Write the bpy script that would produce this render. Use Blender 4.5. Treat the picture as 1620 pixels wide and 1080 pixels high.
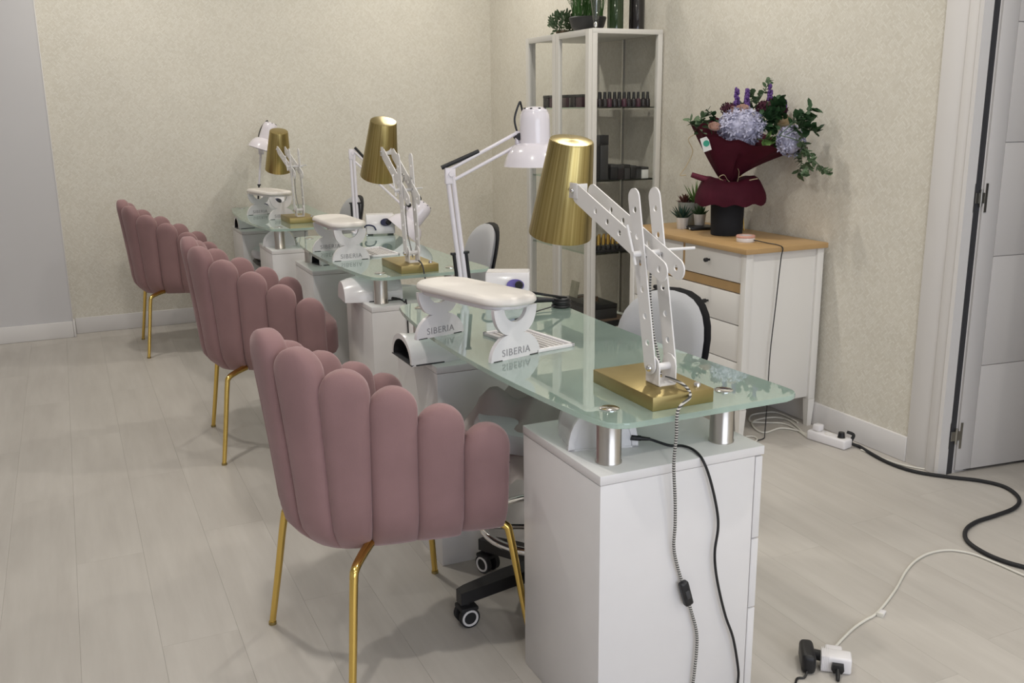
import bpy, bmesh, math, random
from mathutils import Vector, Matrix
random.seed(7)
PI = math.pi
for o in list(bpy.data.objects): bpy.data.objects.remove(o)
S = bpy.context.scene
C = S.collection

# ------------------------------------------------------------------ camera
F_PX, YAW, PITCH, ROLL, CAM_H = 1508.3, .4321, .2395, -.0116, 1.336
def cam_axes():
    f = Vector((math.sin(YAW)*math.cos(PITCH), math.cos(YAW)*math.cos(PITCH), -math.sin(PITCH)))
    r = Vector((math.cos(YAW), -math.sin(YAW), 0)); u = r.cross(f)
    return r*math.cos(ROLL)+u*math.sin(ROLL), -r*math.sin(ROLL)+u*math.cos(ROLL), f
AX_R, AX_U, AX_F = cam_axes()
CAM_P = Vector((0, 0, CAM_H))
cd = bpy.data.cameras.new('camera'); cam = bpy.data.objects.new('camera', cd); C.objects.link(cam)
cd.sensor_width = 36; cd.lens = F_PX/1620*36; cd.clip_start = .05
m = Matrix.Identity(4)
for i in range(3):
    m[i][0] = AX_R[i]; m[i][1] = AX_U[i]; m[i][2] = -AX_F[i]; m[i][3] = CAM_P[i]
cam.matrix_world = m
S.camera = cam
def on(px, axis, val):            # where the ray of a photo pixel meets a plane of the place
    d = AX_R*(px[0]-810)+AX_U*(540-px[1])+AX_F*F_PX
    return CAM_P+d*((val-CAM_P[axis])/d[axis])

# ------------------------------------------------------------------ world, light, exposure
XR, YB, XL, YF, ZC = 2.82, 6.42, -2.4, -2.6, 2.75
S.view_settings.view_transform = 'Standard'; S.view_settings.look = 'None'
S.view_settings.exposure = 0.13; S.view_settings.gamma = 1.0; S.view_settings.use_curve_mapping = False
w = bpy.data.worlds.new('world'); S.world = w; w.use_nodes = True
w.node_tree.nodes['Background'].inputs[0].default_value = (.75, .85, 1, 1)
w.node_tree.nodes['Background'].inputs[1].default_value = .8
def area(name, loc, rot, sx, sy, power, col, shape='RECTANGLE', parent=None, spread=PI):
    l = bpy.data.lights.new(name, 'AREA'); l.shape = shape; l.size = sx; l.size_y = sy
    l.energy = power; l.color = col; l.spread = spread
    o = bpy.data.objects.new(name, l); C.objects.link(o); o.location = loc; o.rotation_euler = rot
    if parent: o.parent = parent
    return o
# daylight of the shop window behind the photographer
area('window_daylight', (.9, YF+.12, 1.35), (PI/2, 0, 0), 3.2, 2.1, 46, (.84, .89, 1.0))
LAMP_POWER = 11.6
LAMP_COL = (1.0, .955, .87)

# ------------------------------------------------------------------ materials
def nt(name):
    mt = bpy.data.materials.new(name); mt.use_nodes = True
    n = mt.node_tree.nodes; l = mt.node_tree.links
    return mt, n, l, n['Principled BSDF']
def mat(name, col, rough=.5, metal=0, coat=0, sheen=0, spec=.5, trans=0, ior=1.45, var=0, scale=40, bump=0, bscale=200, emis=0, alpha=1):
    mt, n, l, b = nt(name)
    b.inputs['Base Color'].default_value = (*col, 1); b.inputs['Roughness'].default_value = rough
    b.inputs['Metallic'].default_value = metal; b.inputs['Coat Weight'].default_value = coat
    b.inputs['Coat Roughness'].default_value = .03
    b.inputs['Sheen Weight'].default_value = sheen; b.inputs['Specular IOR Level'].default_value = spec
    b.inputs['Transmission Weight'].default_value = trans; b.inputs['IOR'].default_value = ior
    if emis:
        b.inputs['Emission Color'].default_value = (*col, 1); b.inputs['Emission Strength'].default_value = emis
    tc = n.new('ShaderNodeTexCoord')
    if var:
        nz = n.new('ShaderNodeTexNoise'); nz.inputs['Scale'].default_value = scale; nz.inputs['Detail'].default_value = 4
        l.new(tc.outputs['Object'], nz.inputs['Vector'])
        mx = n.new('ShaderNodeMix'); mx.data_type = 'RGBA'
        mx.inputs[6].default_value = (*[c*(1-var) for c in col], 1); mx.inputs[7].default_value = (*[min(1, c*(1+var)) for c in col], 1)
        l.new(nz.outputs['Fac'], mx.inputs[0]); l.new(mx.outputs[2], b.inputs['Base Color'])
    if bump:
        nb = n.new('ShaderNodeTexNoise'); nb.inputs['Scale'].default_value = bscale; nb.inputs['Detail'].default_value = 3
        l.new(tc.outputs['Object'], nb.inputs['Vector'])
        bp = n.new('ShaderNodeBump'); bp.inputs['Strength'].default_value = bump; bp.inputs['Distance'].default_value = .002
        l.new(nb.outputs['Fac'], bp.inputs['Height']); l.new(bp.outputs[0], b.inputs['Normal'])
    return mt
M = {}
M['paint'] = mat('grey_paint', (.60, .59, .60), .75, var=.02, scale=3)
M['ceil'] = mat('ceiling_paint', (.78, .77, .75), .8)
M['trim'] = mat('white_trim', (.70, .68, .67), .45, var=.02, scale=3)
M['doorw'] = mat('door_lacquer', (.60, .58, .575), .4, var=.015, scale=4)
M['white'] = mat('white_laminate', (.74, .725, .73), .3, var=.02, scale=20)
M['plastic'] = mat('white_plastic', (.80, .78, .80), .22, coat=.3)
M['lampwhite'] = mat('white_enamel', (.80, .76, .82), .2, coat=.6)
M['armwhite'] = mat('painted_metal_white', (.74, .725, .725), .4)
M['leather'] = mat('white_leatherette', (.80, .76, .72), .42, bump=.15, bscale=500)
M['steel'] = mat('brushed_steel', (.55, .52, .48), .28, metal=1, var=.06, scale=30)
M['chrome'] = mat('chrome', (.75, .74, .74), .1, metal=1)
M['gold'] = mat('polished_gold', (.78, .55, .16), .16, metal=1)
M['black'] = mat('black_plastic', (.012, .012, .014), .4)
M['rubber'] = mat('black_rubber', (.018, .018, .02), .7)
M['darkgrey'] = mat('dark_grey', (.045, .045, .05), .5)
M['greyfab'] = mat('grey_leatherette', (.50, .505, .53), .5, bump=.2, bscale=300)
M['velvet'] = mat('dusty_rose_velvet', (.275, .162, .164), .85, sheen=.42, var=.22, scale=7, bump=.25, bscale=700)
M['velvet'].node_tree.nodes['Principled BSDF'].inputs['Sheen Roughness'].default_value = .45
M['velvet'].node_tree.nodes['Principled BSDF'].inputs['Sheen Tint'].default_value = (.95, .75, .76, 1)
M['brassbase'] = mat('brass_plate', (.38, .30, .13), .42, metal=1, var=.15, scale=14)
M['greencord'] = mat('white_cord', (.68, .66, .60), .5)
M['oak'] = mat('oak', (.46, .295, .135), .42, var=.12, scale=12)
M['sbwhite'] = mat('sideboard_white', (.76, .74, .71), .4)
M['burg'] = mat('burgundy_paper', (.105, .008, .026), .75, var=.25, scale=20, bump=.4, bscale=60)
M['potblack'] = mat('black_pot', (.006, .007, .011), .8, bump=.2, bscale=90)
M['leaf'] = mat('eucalyptus_leaf', (.075, .125, .062), .55, var=.35, scale=25)
M['leafd'] = mat('dark_leaf', (.022, .062, .022), .5, var=.4, scale=25)
M['leafl'] = mat('light_leaf', (.12, .22, .06), .5, var=.3, scale=25)
M['leafg'] = mat('grass_green', (.05, .13, .03), .5, var=.4, scale=30)
M['agave'] = mat('blue_green_succulent', (.02, .055, .04), .5)
M['redsucc'] = mat('red_succulent', (.10, .035, .03), .5)
M['hydra'] = mat('blue_hydrangea', (.46, .46, .60), .7, var=.3, scale=60)
M['rose'] = mat('blush_rose', (.60, .41, .34), .7, var=.2, scale=30)
M['cream'] = mat('cream_rose', (.62, .50, .32), .7, var=.2, scale=30)
M['lav'] = mat('purple_lavender', (.11, .05, .21), .8, var=.3, scale=80)
M['dred'] = mat('dark_red_bloom', (.05, .006, .02), .8, var=.3, scale=60)
M['raffia'] = mat('raffia', (.42, .34, .22), .8)
M['potgrey'] = mat('grey_stone_pot', (.27, .28, .26), .7, var=.1, scale=20)
M['potwhite'] = mat('white_ceramic_pot', (.66, .63, .60), .35)
M['winegreen'] = mat('dark_green_glass', (.012, .03, .006), .08, coat=.5)
M['wineblack'] = mat('black_glass', (.012, .010, .010), .08, coat=.5)
M['cabwhite'] = mat('cabinet_white_metal', (.66, .64, .60), .4)
M['polish'] = mat('dark_polish', (.016, .012, .015), .25, var=.5, scale=25)
M['polishp'] = mat('plum_polish', (.06, .016, .032), .3, var=.4, scale=30)
M['boxdark'] = mat('dark_box', (.035, .035, .036), .5)
M['boxtan'] = mat('brown_box', (.16, .11, .075), .6)
M['card'] = mat('printed_card', (.40, .38, .30), .6, var=.3, scale=40)
M['purple'] = mat('purple_panel', (.16, .13, .42), .35)
M['navy'] = mat('navy_panel', (.02, .025, .07), .25)
M['tagw'] = mat('tag_white', (.7, .7, .68), .6)
M['taggreen'] = mat('tag_green', (.03, .30, .20), .6)
M['letter'] = mat('grey_lettering', (.33, .32, .34), .6)
M['rosepuck'] = mat('rose_gold_trim', (.62, .33, .27), .4)
M['translgrey'] = mat('crumpled_towel', (.66, .60, .585), .9, var=.1, scale=8)
M['jute'] = mat('dried_foliage', (.16, .10, .06), .8)
M['mesh'] = mat('filter_grille', (.40, .38, .36), .6)
M['hinge'] = mat('satin_hinge', (.42, .41, .38), .35, metal=1)

def glass_mat(name, tint=(.93, .96, .94), refl=1.0):
    mt = bpy.data.materials.new(name); mt.use_nodes = True; n = mt.node_tree.nodes; l = mt.node_tree.links
    n.clear(); out = n.new('ShaderNodeOutputMaterial'); tr = n.new('ShaderNodeBsdfTransparent'); gl = n.new('ShaderNodeBsdfGlossy')
    tr.inputs[0].default_value = (*tint, 1); gl.inputs['Roughness'].default_value = .02
    lw = n.new('ShaderNodeLayerWeight'); lw.inputs[0].default_value = .5
    pw = n.new('ShaderNodeMath'); pw.operation = 'POWER'; pw.inputs[1].default_value = 5; l.new(lw.outputs['Facing'], pw.inputs[0])
    fr = n.new('ShaderNodeMath'); fr.operation = 'MULTIPLY_ADD'; fr.inputs[1].default_value = .7*refl; fr.inputs[2].default_value = .035*refl; l.new(pw.outputs[0], fr.inputs[0])
    mx = n.new('ShaderNodeMixShader'); l.new(fr.outputs[0], mx.inputs[0]); l.new(tr.outputs[0], mx.inputs[1]); l.new(gl.outputs[0], mx.inputs[2])
    l.new(mx.outputs[0], out.inputs[0]); return mt
M['pane'] = glass_mat('clear_pane', (.99, .993, .99), .35)
M['shelfglass'] = glass_mat('green_shelf_glass', (.90, .95, .925), .5)

def satin_glass():
    mt, n, l, b = nt('satin_mint_glass')
    b.inputs['Base Color'].default_value = (.44, .56, .515, 1); b.inputs['Roughness'].default_value = .5
    b.inputs['Transmission Weight'].default_value = .0; b.inputs['IOR'].default_value = 1.5
    b.inputs['Specular IOR Level'].default_value = .1
    tr = n.new('ShaderNodeBsdfTransparent'); tr.inputs[0].default_value = (.90, .965, .945, 1)
    mx = n.new('ShaderNodeMixShader'); mx.inputs[0].default_value = .34
    tl = n.new('ShaderNodeBsdfTranslucent'); tl.inputs[0].default_value = (.78, .91, .87, 1)
    m1 = n.new('ShaderNodeMixShader'); m1.inputs[0].default_value = .45; l.new(b.outputs[0], m1.inputs[1]); l.new(tl.outputs[0], m1.inputs[2])
    l.new(m1.outputs[0], mx.inputs[1]); l.new(tr.outputs[0], mx.inputs[2])
    gl_ = n.new('ShaderNodeBsdfGlossy'); gl_.inputs['Roughness'].default_value = .012; gl_.inputs[0].default_value = (.95, 1, .98, 1)
    lw = n.new('ShaderNodeLayerWeight'); lw.inputs[0].default_value = .5
    pw = n.new('ShaderNodeMath'); pw.operation = 'POWER'; pw.inputs[1].default_value = 3.2; l.new(lw.outputs['Facing'], pw.inputs[0])
    fr = n.new('ShaderNodeMath'); fr.operation = 'MULTIPLY_ADD'; fr.inputs[1].default_value = .9; fr.inputs[2].default_value = .06; l.new(pw.outputs[0], fr.inputs[0])
    m2 = n.new('ShaderNodeMixShader'); l.new(fr.outputs[0], m2.inputs[0]); l.new(mx.outputs[0], m2.inputs[1]); l.new(gl_.outputs[0], m2.inputs[2])
    l.new(m2.outputs[0], n['Material Output'].inputs[0])
    return mt
M['satin'] = satin_glass()

def brushed_gold():
    mt, n, l, b = nt('brushed_gold_shade')
    b.inputs['Metallic'].default_value = 1; b.inputs['Roughness'].default_value = .30
    tc = n.new('ShaderNodeTexCoord'); sp = n.new('ShaderNodeSeparateXYZ'); l.new(tc.outputs['Object'], sp.inputs[0])
    at = n.new('ShaderNodeMath'); at.operation = 'ARCTAN2'; l.new(sp.outputs[1], at.inputs[0]); l.new(sp.outputs[0], at.inputs[1])
    nz = n.new('ShaderNodeTexNoise'); nz.noise_dimensions = '1D'; nz.inputs['Scale'].default_value = 11; nz.inputs['Detail'].default_value = 6
    l.new(at.outputs[0], nz.inputs['W'])
    rp = n.new('ShaderNodeValToRGB'); rp.color_ramp.elements[0].position = .3; rp.color_ramp.elements[1].position = .72
    rp.color_ramp.elements[0].color = (.33, .25, .09, 1); rp.color_ramp.elements[1].color = (.52, .42, .18, 1)
    l.new(nz.outputs['Fac'], rp.inputs[0]); l.new(rp.outputs[0], b.inputs['Base Color'])
    b.inputs['Anisotropic'].default_value = .6
    bp = n.new('ShaderNodeBump'); bp.inputs['Strength'].default_value = .12; bp.inputs['Distance'].default_value = .002
    l.new(nz.outputs['Fac'], bp.inputs['Height']); l.new(bp.outputs[0], b.inputs['Normal'])
    return mt
M['shade'] = brushed_gold()

def floor_mat():
    mt, n, l, b = nt('whitewashed_oak_plank')
    tc = n.new('ShaderNodeTexCoord'); oi = n.new('ShaderNodeObjectInfo')
    geo = n.new('ShaderNodeNewGeometry')
    mp = n.new('ShaderNodeMapping'); mp.inputs['Scale'].default_value = (14, 1.3, 1)
    ad = n.new('ShaderNodeVectorMath'); ad.operation = 'ADD'
    l.new(geo.outputs['Position'], ad.inputs[0]); l.new(oi.outputs['Random'], ad.inputs[1])
    l.new(ad.outputs[0], mp.inputs[0])
    nz = n.new('ShaderNodeTexNoise'); nz.inputs['Scale'].default_value = 1.6; nz.inputs['Detail'].default_value = 7; nz.inputs['Roughness'].default_value = .62
    l.new(mp.outputs[0], nz.inputs['Vector'])
    mp2 = n.new('ShaderNodeMapping'); mp2.inputs['Scale'].default_value = (5, 1.6, 1); l.new(ad.outputs[0], mp2.inputs[0])
    n2 = n.new('ShaderNodeTexNoise'); n2.inputs['Scale'].default_value = 1.3; n2.inputs['Detail'].default_value = 3; l.new(mp2.outputs[0], n2.inputs['Vector'])
    rp = n.new('ShaderNodeValToRGB'); e = rp.color_ramp.elements
    e[0].position = .25; e[0].color = (.44, .41, .375, 1); e[1].position = .8; e[1].color = (.585, .555, .515, 1)
    mx = n.new('ShaderNodeMath'); mx.operation = 'MULTIPLY_ADD'; mx.inputs[1].default_value = .55
    l.new(nz.outputs['Fac'], mx.inputs[0])
    m2 = n.new('ShaderNodeMath'); m2.operation = 'MULTIPLY'; m2.inputs[1].default_value = .45; l.new(n2.outputs['Fac'], m2.inputs[0]); l.new(m2.outputs[0], mx.inputs[2])
    l.new(mx.outputs[0], rp.inputs[0])
    hs = n.new('ShaderNodeHueSaturation'); mr = n.new('ShaderNodeMapRange'); mr.inputs[3].default_value = .985; mr.inputs[4].default_value = 1.015
    l.new(oi.outputs['Random'], mr.inputs[0]); l.new(mr.outputs[0], hs.inputs['Value']); l.new(rp.outputs[0], hs.inputs['Color'])
    l.new(hs.outputs[0], b.inputs['Base Color']); b.inputs['Roughness'].default_value = .46
    bp = n.new('ShaderNodeBump'); bp.inputs['Strength'].default_value = .12; bp.inputs['Distance'].default_value = .001
    l.new(nz.outputs['Fac'], bp.inputs['Height']); l.new(bp.outputs[0], b.inputs['Normal'])
    return mt
M['plank'] = floor_mat()
M['joint'] = mat('floor_joint', (.42, .39, .355), .8)

def wallpaper(name, axis):
    """cream wallpaper with small basket-woven diagonal flecks"""
    mt, n, l, b = nt(name)
    geo = n.new('ShaderNodeNewGeometry'); sp = n.new('ShaderNodeSeparateXYZ'); l.new(geo.outputs['Position'], sp.inputs[0])
    cb = n.new('ShaderNodeCombineXYZ'); l.new(sp.outputs[axis], cb.inputs[0]); l.new(sp.outputs[2], cb.inputs[1])
    def bricks(rot):
        mp = n.new('ShaderNodeMapping'); mp.inputs['Rotation'].default_value = (0, 0, rot); l.new(cb.outputs[0], mp.inputs[0])
        br = n.new('ShaderNodeTexBrick'); br.inputs['Scale'].default_value = 1
        br.inputs['Brick Width'].default_value = .024; br.inputs['Row Height'].default_value = .008; br.inputs['Mortar Size'].default_value = .0012
        br.inputs['Mortar Smooth'].default_value = .3; br.inputs['Bias'].default_value = 0
        br.inputs['Color1'].default_value = (0, 0, 0, 1); br.inputs['Color2'].default_value = (1, 1, 1, 1); br.inputs['Mortar'].default_value = (.12, .12, .12, 1)
        l.new(mp.outputs[0], br.inputs['Vector']); return br
    b1, b2 = bricks(PI/4), bricks(-PI/4)
    mp = n.new('ShaderNodeMapping'); mp.inputs['Rotation'].default_value = (0, 0, PI/4); l.new(cb.outputs[0], mp.inputs[0])
    ck = n.new('ShaderNodeTexChecker'); ck.inputs['Scale'].default_value = 41.67; l.new(mp.outputs[0], ck.inputs['Vector'])
    def mixn(typ, f, a, c):
        x = n.new('ShaderNodeMix'); x.data_type = 'RGBA'; x.blend_type = typ
        if hasattr(f, 'links'): l.new(f, x.inputs[0])
        else: x.inputs[0].default_value = f
        l.new(a, x.inputs[6])
        if hasattr(c, 'links'): l.new(c, x.inputs[7])
        else: x.inputs[7].default_value = c
        return x.outputs[2]
    wv = mixn('MIX', ck.outputs['Fac'], b1.outputs['Color'], b2.outputs['Color'])
    nz = n.new('ShaderNodeTexNoise'); nz.inputs['Scale'].default_value = 160; nz.inputs['Detail'].default_value = 2; l.new(cb.outputs[0], nz.inputs['Vector'])
    sm = mixn('MIX', .45, wv, nz.outputs['Color'])
    rp = n.new('ShaderNodeValToRGB'); e = rp.color_ramp.elements
    e[0].position = .10; e[0].color = (.625, .585, .50, 1); e[1].position = .85; e[1].color = (.76, .735, .665, 1)
    l.new(sm, rp.inputs[0])
    n3 = n.new('ShaderNodeTexNoise'); n3.inputs['Scale'].default_value = 5; n3.inputs['Detail'].default_value = 3; l.new(cb.outputs[0], n3.inputs['Vector'])
    mr = n.new('ShaderNodeMapRange'); mr.inputs[3].default_value = .94; mr.inputs[4].default_value = 1.06; l.new(n3.outputs['Fac'], mr.inputs[0])
    hs = n.new('ShaderNodeHueSaturation'); l.new(mr.outputs[0], hs.inputs['Value']); l.new(rp.outputs[0], hs.inputs['Color'])
    l.new(hs.outputs[0], b.inputs['Base Color']); b.inputs['Roughness'].default_value = .7
    bp = n.new('ShaderNodeBump'); bp.inputs['Strength'].default_value = .35; bp.inputs['Distance'].default_value = .002
    l.new(sm, bp.inputs['Height']); l.new(bp.outputs[0], b.inputs['Normal'])
    return mt
M['paperB'] = wallpaper('woven_wallpaper_back', 0); M['paperR'] = wallpaper('woven_wallpaper_right', 1)

def braid():
    mt, n, l, b = nt('braided_cord')
    uv = n.new('ShaderNodeTexCoord'); geo = n.new('ShaderNodeNewGeometry'); sp = n.new('ShaderNodeSeparateXYZ'); l.new(geo.outputs['Position'], sp.inputs[0])
    mm = n.new('ShaderNodeMath'); mm.operation = 'MULTIPLY'; mm.inputs[1].default_value = 1100; l.new(sp.outputs[2], mm.inputs[0])
    sn = n.new('ShaderNodeMath'); sn.operation = 'SINE'; l.new(mm.outputs[0], sn.inputs[0])
    rp = n.new('ShaderNodeValToRGB'); rp.color_ramp.elements[0].color = (.05, .05, .05, 1); rp.color_ramp.elements[1].color = (.55, .53, .50, 1)
    rp.color_ramp.elements[0].position = .4; rp.color_ramp.elements[1].position = .6
    mr = n.new('ShaderNodeMapRange'); mr.inputs[1].default_value = -1; l.new(sn.outputs[0], mr.inputs[0]); l.new(mr.outputs[0], rp.inputs[0])
    l.new(rp.outputs[0], b.inputs['Base Color']); b.inputs['Roughness'].default_value = .8; return mt
M['braid'] = braid()

# ------------------------------------------------------------------ mesh helpers
class MB:
    def __init__(s): s.bm = bmesh.new()
    def box(s, c, size, rot=None, bev=0, seg=2):
        g = bmesh.ops.create_cube(s.bm, size=1); vs = g['verts']
        for v in vs: v.co = Vector((v.co.x*size[0], v.co.y*size[1], v.co.z*size[2]))
        if bev:
            es = list({e for v in vs for e in v.link_edges})
            r = bmesh.ops.bevel(s.bm, geom=es, offset=bev, segments=seg, affect='EDGES', profile=.5)
            vs = list({v for f in r['faces'] for v in f.verts} | {v for v in vs if v.is_valid})
        mt = Matrix.Translation(Vector(c))
        if rot is not None: mt = mt @ (rot.to_4x4() if not isinstance(rot, Matrix) or len(rot) == 3 else rot)
        for v in vs: v.co = mt @ v.co
        return s
    def bx(s, x0, x1, y0, y1, z0, z1, bev=0, seg=2):
        return s.box(((x0+x1)/2, (y0+y1)/2, (z0+z1)/2), (x1-x0, y1-y0, z1-z0), None, bev, seg)
    def rings(s, rings, cap=True, closed=False):
        R = [[s.bm.verts.new(p) for p in r] for r in rings]; n = len(R[0])
        rr = list(zip(R, R[1:])) + ([(R[-1], R[0])] if closed else [])
        for a, b in rr:
            for i in range(n):
                try: s.bm.faces.new((a[i], a[(i+1) % n], b[(i+1) % n], b[i]))
                except ValueError: pass
        if cap and not closed:
            s.bm.faces.new(list(reversed(R[0]))); s.bm.faces.new(R[-1])
        return s
    def cyl(s, p0, p1, r0, r1=None, n=16, cap=True):
        p0, p1 = Vector(p0), Vector(p1); r1 = r0 if r1 is None else r1
        d = (p1-p0).normalized(); a = d.orthogonal().normalized(); b = d.cross(a)
        return s.rings([[p+(a*math.cos(t)+b*math.sin(t))*r for t in [2*PI*i/n for i in range(n)]] for p, r in ((p0, r0), (p1, r1))], cap)
    def lathe(s, prof, n=24, mt=None, cap=True):
        mt = mt or Matrix.Identity(4)
        return s.rings([[mt @ Vector((r*math.cos(2*PI*i/n), r*math.sin(2*PI*i/n), z)) for i in range(n)] for r, z in prof], cap)
    def tube(s, pts, r, n=8, sub=6, smooth=True, flat=1.0):
        P = [Vector(p) for p in pts]
        if smooth and len(P) > 2:
            Q = []
            for i in range(len(P)-1):
                p0, p1, p2, p3 = P[max(i-1, 0)], P[i], P[i+1], P[min(i+2, len(P)-1)]
                for k in range(sub):
                    t = k/sub
                    Q.append(.5*((2*p1)+(p2-p0)*t+(2*p0-5*p1+4*p2-p3)*t*t+(3*p1-p0-3*p2+p3)*t**3))
            P = Q+[P[-1]]
        rs = []; a = None
        for i, p in enumerate(P):
            d = (P[min(i+1, len(P)-1)]-P[max(i-1, 0)]).normalized()
            if a is None: a = d.orthogonal().normalized()
            a = (a-d*a.dot(d)).normalized(); b = d.cross(a)
            rs.append([p+(a*math.cos(2*PI*k/n)+b*math.sin(2*PI*k/n)*flat)*(r(i/(len(P)-1)) if callable(r) else r) for k in range(n)])
        return s.rings(rs)
    def prism(s, poly, z0, z1, bev=0, mt=None, seg=2):
        mt = mt or Matrix.Identity(4)
        lo = [s.bm.verts.new((x, y, z0)) for x, y in poly]; hi = [s.bm.verts.new((x, y, z1)) for x, y in poly]
        n = len(poly); fs = [s.bm.faces.new(list(reversed(lo))), s.bm.faces.new(hi)]
        for i in range(n): s.bm.faces.new((lo[i], lo[(i+1) % n], hi[(i+1) % n], hi[i]))
        vs = set(lo+hi)
        if bev:
            es = list({e for f in fs for e in f.edges})
            r = bmesh.ops.bevel(s.bm, geom=es, offset=bev, segments=seg, affect='EDGES', profile=.5)
            vs = {v for v in vs if v.is_valid} | {v for f in r['faces'] for v in f.verts}
        for v in vs: v.co = mt @ v.co
        return s
    def sphere(s, c, r, n=12, sc=(1, 1, 1), rot=None):
        mt = Matrix.Translation(Vector(c)) @ (rot.to_4x4() if rot else Matrix.Identity(4)) @ Matrix.Diagonal((sc[0], sc[1], sc[2], 1))
        bmesh.ops.create_uvsphere(s.bm, u_segments=n, v_segments=max(4, n//2), radius=r, matrix=mt); return s
    def torus(s, c, R, r, mt=None, n=32, k=8, a0=0, a1=2*PI):
        full = abs(a1-a0-2*PI) < 1e-6; mt = mt or Matrix.Identity(4); c = Vector(c); rs = []
        for i in range(n + (0 if full else 1)):
            t = a0+(a1-a0)*i/n
            rs.append([c+(mt @ Vector(((R+r*math.cos(u))*math.cos(t), (R+r*math.cos(u))*math.sin(t), r*math.sin(u)))) for u in [2*PI*j/k for j in range(k)]])
        return s.rings(rs, not full, full)
    def mesh(s, name, material, ang=40):
        bmesh.ops.recalc_face_normals(s.bm, faces=s.bm.faces)
        me = bpy.data.meshes.new(name); s.bm.to_mesh(me); s.bm.free()
        me.materials.append(M[material] if isinstance(material, str) else material)
        me.shade_smooth(); me.set_sharp_from_angle(angle=math.radians(ang)); return me
    def build(s, name, material, parent=None, ang=40, label=None):
        me = s.mesh(name, material, ang)
        o = bpy.data.objects.new(name, me); C.objects.link(o)
        if parent: o.parent = parent
        if label: o['label'] = label
        return o
def place(me, name, parent=None, loc=(0, 0, 0), rot=(0, 0, 0), scale=(1, 1, 1)):
    o = bpy.data.objects.new(name, me); C.objects.link(o); o.location = loc; o.rotation_euler = rot; o.scale = scale
    if parent: o.parent = parent
    return o
def tag(o, label, cat, group=None):
    o['label'] = label; o['category'] = cat
    if group: o['group'] = group
    return o
def thing(name, label, cat, loc=(0, 0, 0), rz=0, group=None):
    o = bpy.data.objects.new(name, None); C.objects.link(o); o.location = loc; o.rotation_euler = (0, 0, rz); o.empty_display_size = .05
    return tag(o, label, cat, group)
def struct(o): o['kind'] = 'structure'; return o
def dup(root, label=None, parent=None):
    r = root.copy(); C.objects.link(r); r.parent = parent
    if label: r['label'] = label
    for ch in list(root.children): dup(ch, None, r)
    return r
def Rz(a): return Matrix.Rotation(a, 4, 'Z')
def Rx(a): return Matrix.Rotation(a, 4, 'X')
def Ry(a): return Matrix.Rotation(a, 4, 'Y')
def T(*v): return Matrix.Translation(Vector(v))
def align(d):   # matrix turning +Z to d
    return Vector((0, 0, 1)).rotation_difference(Vector(d).normalized()).to_matrix().to_4x4()

# ------------------------------------------------------------------ setting
XE = 4.6
fl = struct(MB().bx(XL-.2, XE, YF-.2, YB+.2, -.08, -.006).build('floor', 'joint'))
PW, PL = .192, 1.28
plank_me = MB().bx(0, PW-.0004, 0, PL-.0004, -.006, 0).mesh('plank', 'plank')
ncol = int((XE-XL)/PW)+1
for i in range(ncol):
    x = XL+i*PW; y = YF-((i*.47) % 1)*PL
    if x > XR+.3 and False: continue
    while y < YB:
        if not (x > XR+.15 and (y > 3.4 or y+PL < .6)):
            place(plank_me, 'plank', fl, (x, y, 0))
        y += PL
struct(MB().bx(XL-.2, XE, YF-.2, YB+.2, ZC, ZC+.1).build('ceiling', 'ceil'))
struct(MB().bx(XL-.2, XR+.12, YB, YB+.15, 0, ZC).build('wall_back', 'paperB'))
struct(MB().bx(XL-.15, XL, YF, YB, 0, ZC).build('wall_left', 'paint'))
# plain pier standing proud of the papered wall, left of the chairs
PIER_X, PIER_Y = -.052, 6.33
struct(MB().bx(XL, PIER_X, PIER_Y, YB, 0, ZC).build('wall_pier', 'paint'))
struct(MB().bx(PIER_X-.001, PIER_X+.006, PIER_Y-.003, PIER_Y+.006, .1, ZC, .002).build('trim_3', 'trim'))
# right wall with the doorway
DY0, DY1, DH = 1.52, 2.355, 2.06
wr = MB(); wr.bx(XR, XR+.12, DY1, YB+.15, 0, ZC); wr.bx(XR, XR+.12, YF, DY0, 0, ZC); wr.bx(XR, XR+.12, DY0, DY1, DH, ZC)
struct(wr.build('wall_right', 'paperR'))
# the room beyond the doorway
struct(MB().bx(XE-.1, XE, .5, 4, 0, ZC).build('wall_corridor', 'paint'))
struct(MB().bx(XR+.12, XE, 3.6, 3.7, 0, ZC).build('wall_corridor_end', 'paint'))
struct(MB().bx(XR+.12, XE, .4, .5, 0, ZC).build('wall_corridor_near', 'paint'))
# front wall behind the photographer, with the shop window
fw = MB(); fw.bx(XL, -.75, YF-.15, YF, 0, ZC); fw.bx(2.55, XR+.12, YF-.15, YF, 0, ZC); fw.bx(-.75, 2.55, YF-.15, YF, 0, .28); fw.bx(-.75, 2.55, YF-.15, YF, 2.42, ZC)
struct(fw.build('wall_front', 'paint'))
wn = struct(MB().bx(-.75, 2.55, YF-.09, YF-.08, .28, 2.42).build('window_1', 'pane'))
for x0, x1 in ((-.75, -.69), (.87, .93), (2.49, 2.55)): MB().bx(x0, x1, YF-.12, YF-.05, .28, 2.42).build('window_frame', 'trim', wn)
# baseboards
def baseboard(name, x0, x1, y0, y1):
    mb = MB(); mb.bx(x0, x1, y0, y1, 0, .1, .004); struct(mb.build(name, 'trim'))
baseboard('baseboard_back', PIER_X+.015, XR, YB-.014, YB)
baseboard('baseboard_pier', XL, PIER_X, PIER_Y-.014, PIER_Y)
baseboard('baseboard_pier_return', PIER_X, PIER_X+.014, PIER_Y-.014, YB-.014)
baseboard('baseboard_right', XR-.014, XR, DY1+.145, YB-.014)
baseboard('baseboard_left', XL, XL+.014, YF, PIER_Y-.014)
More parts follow.
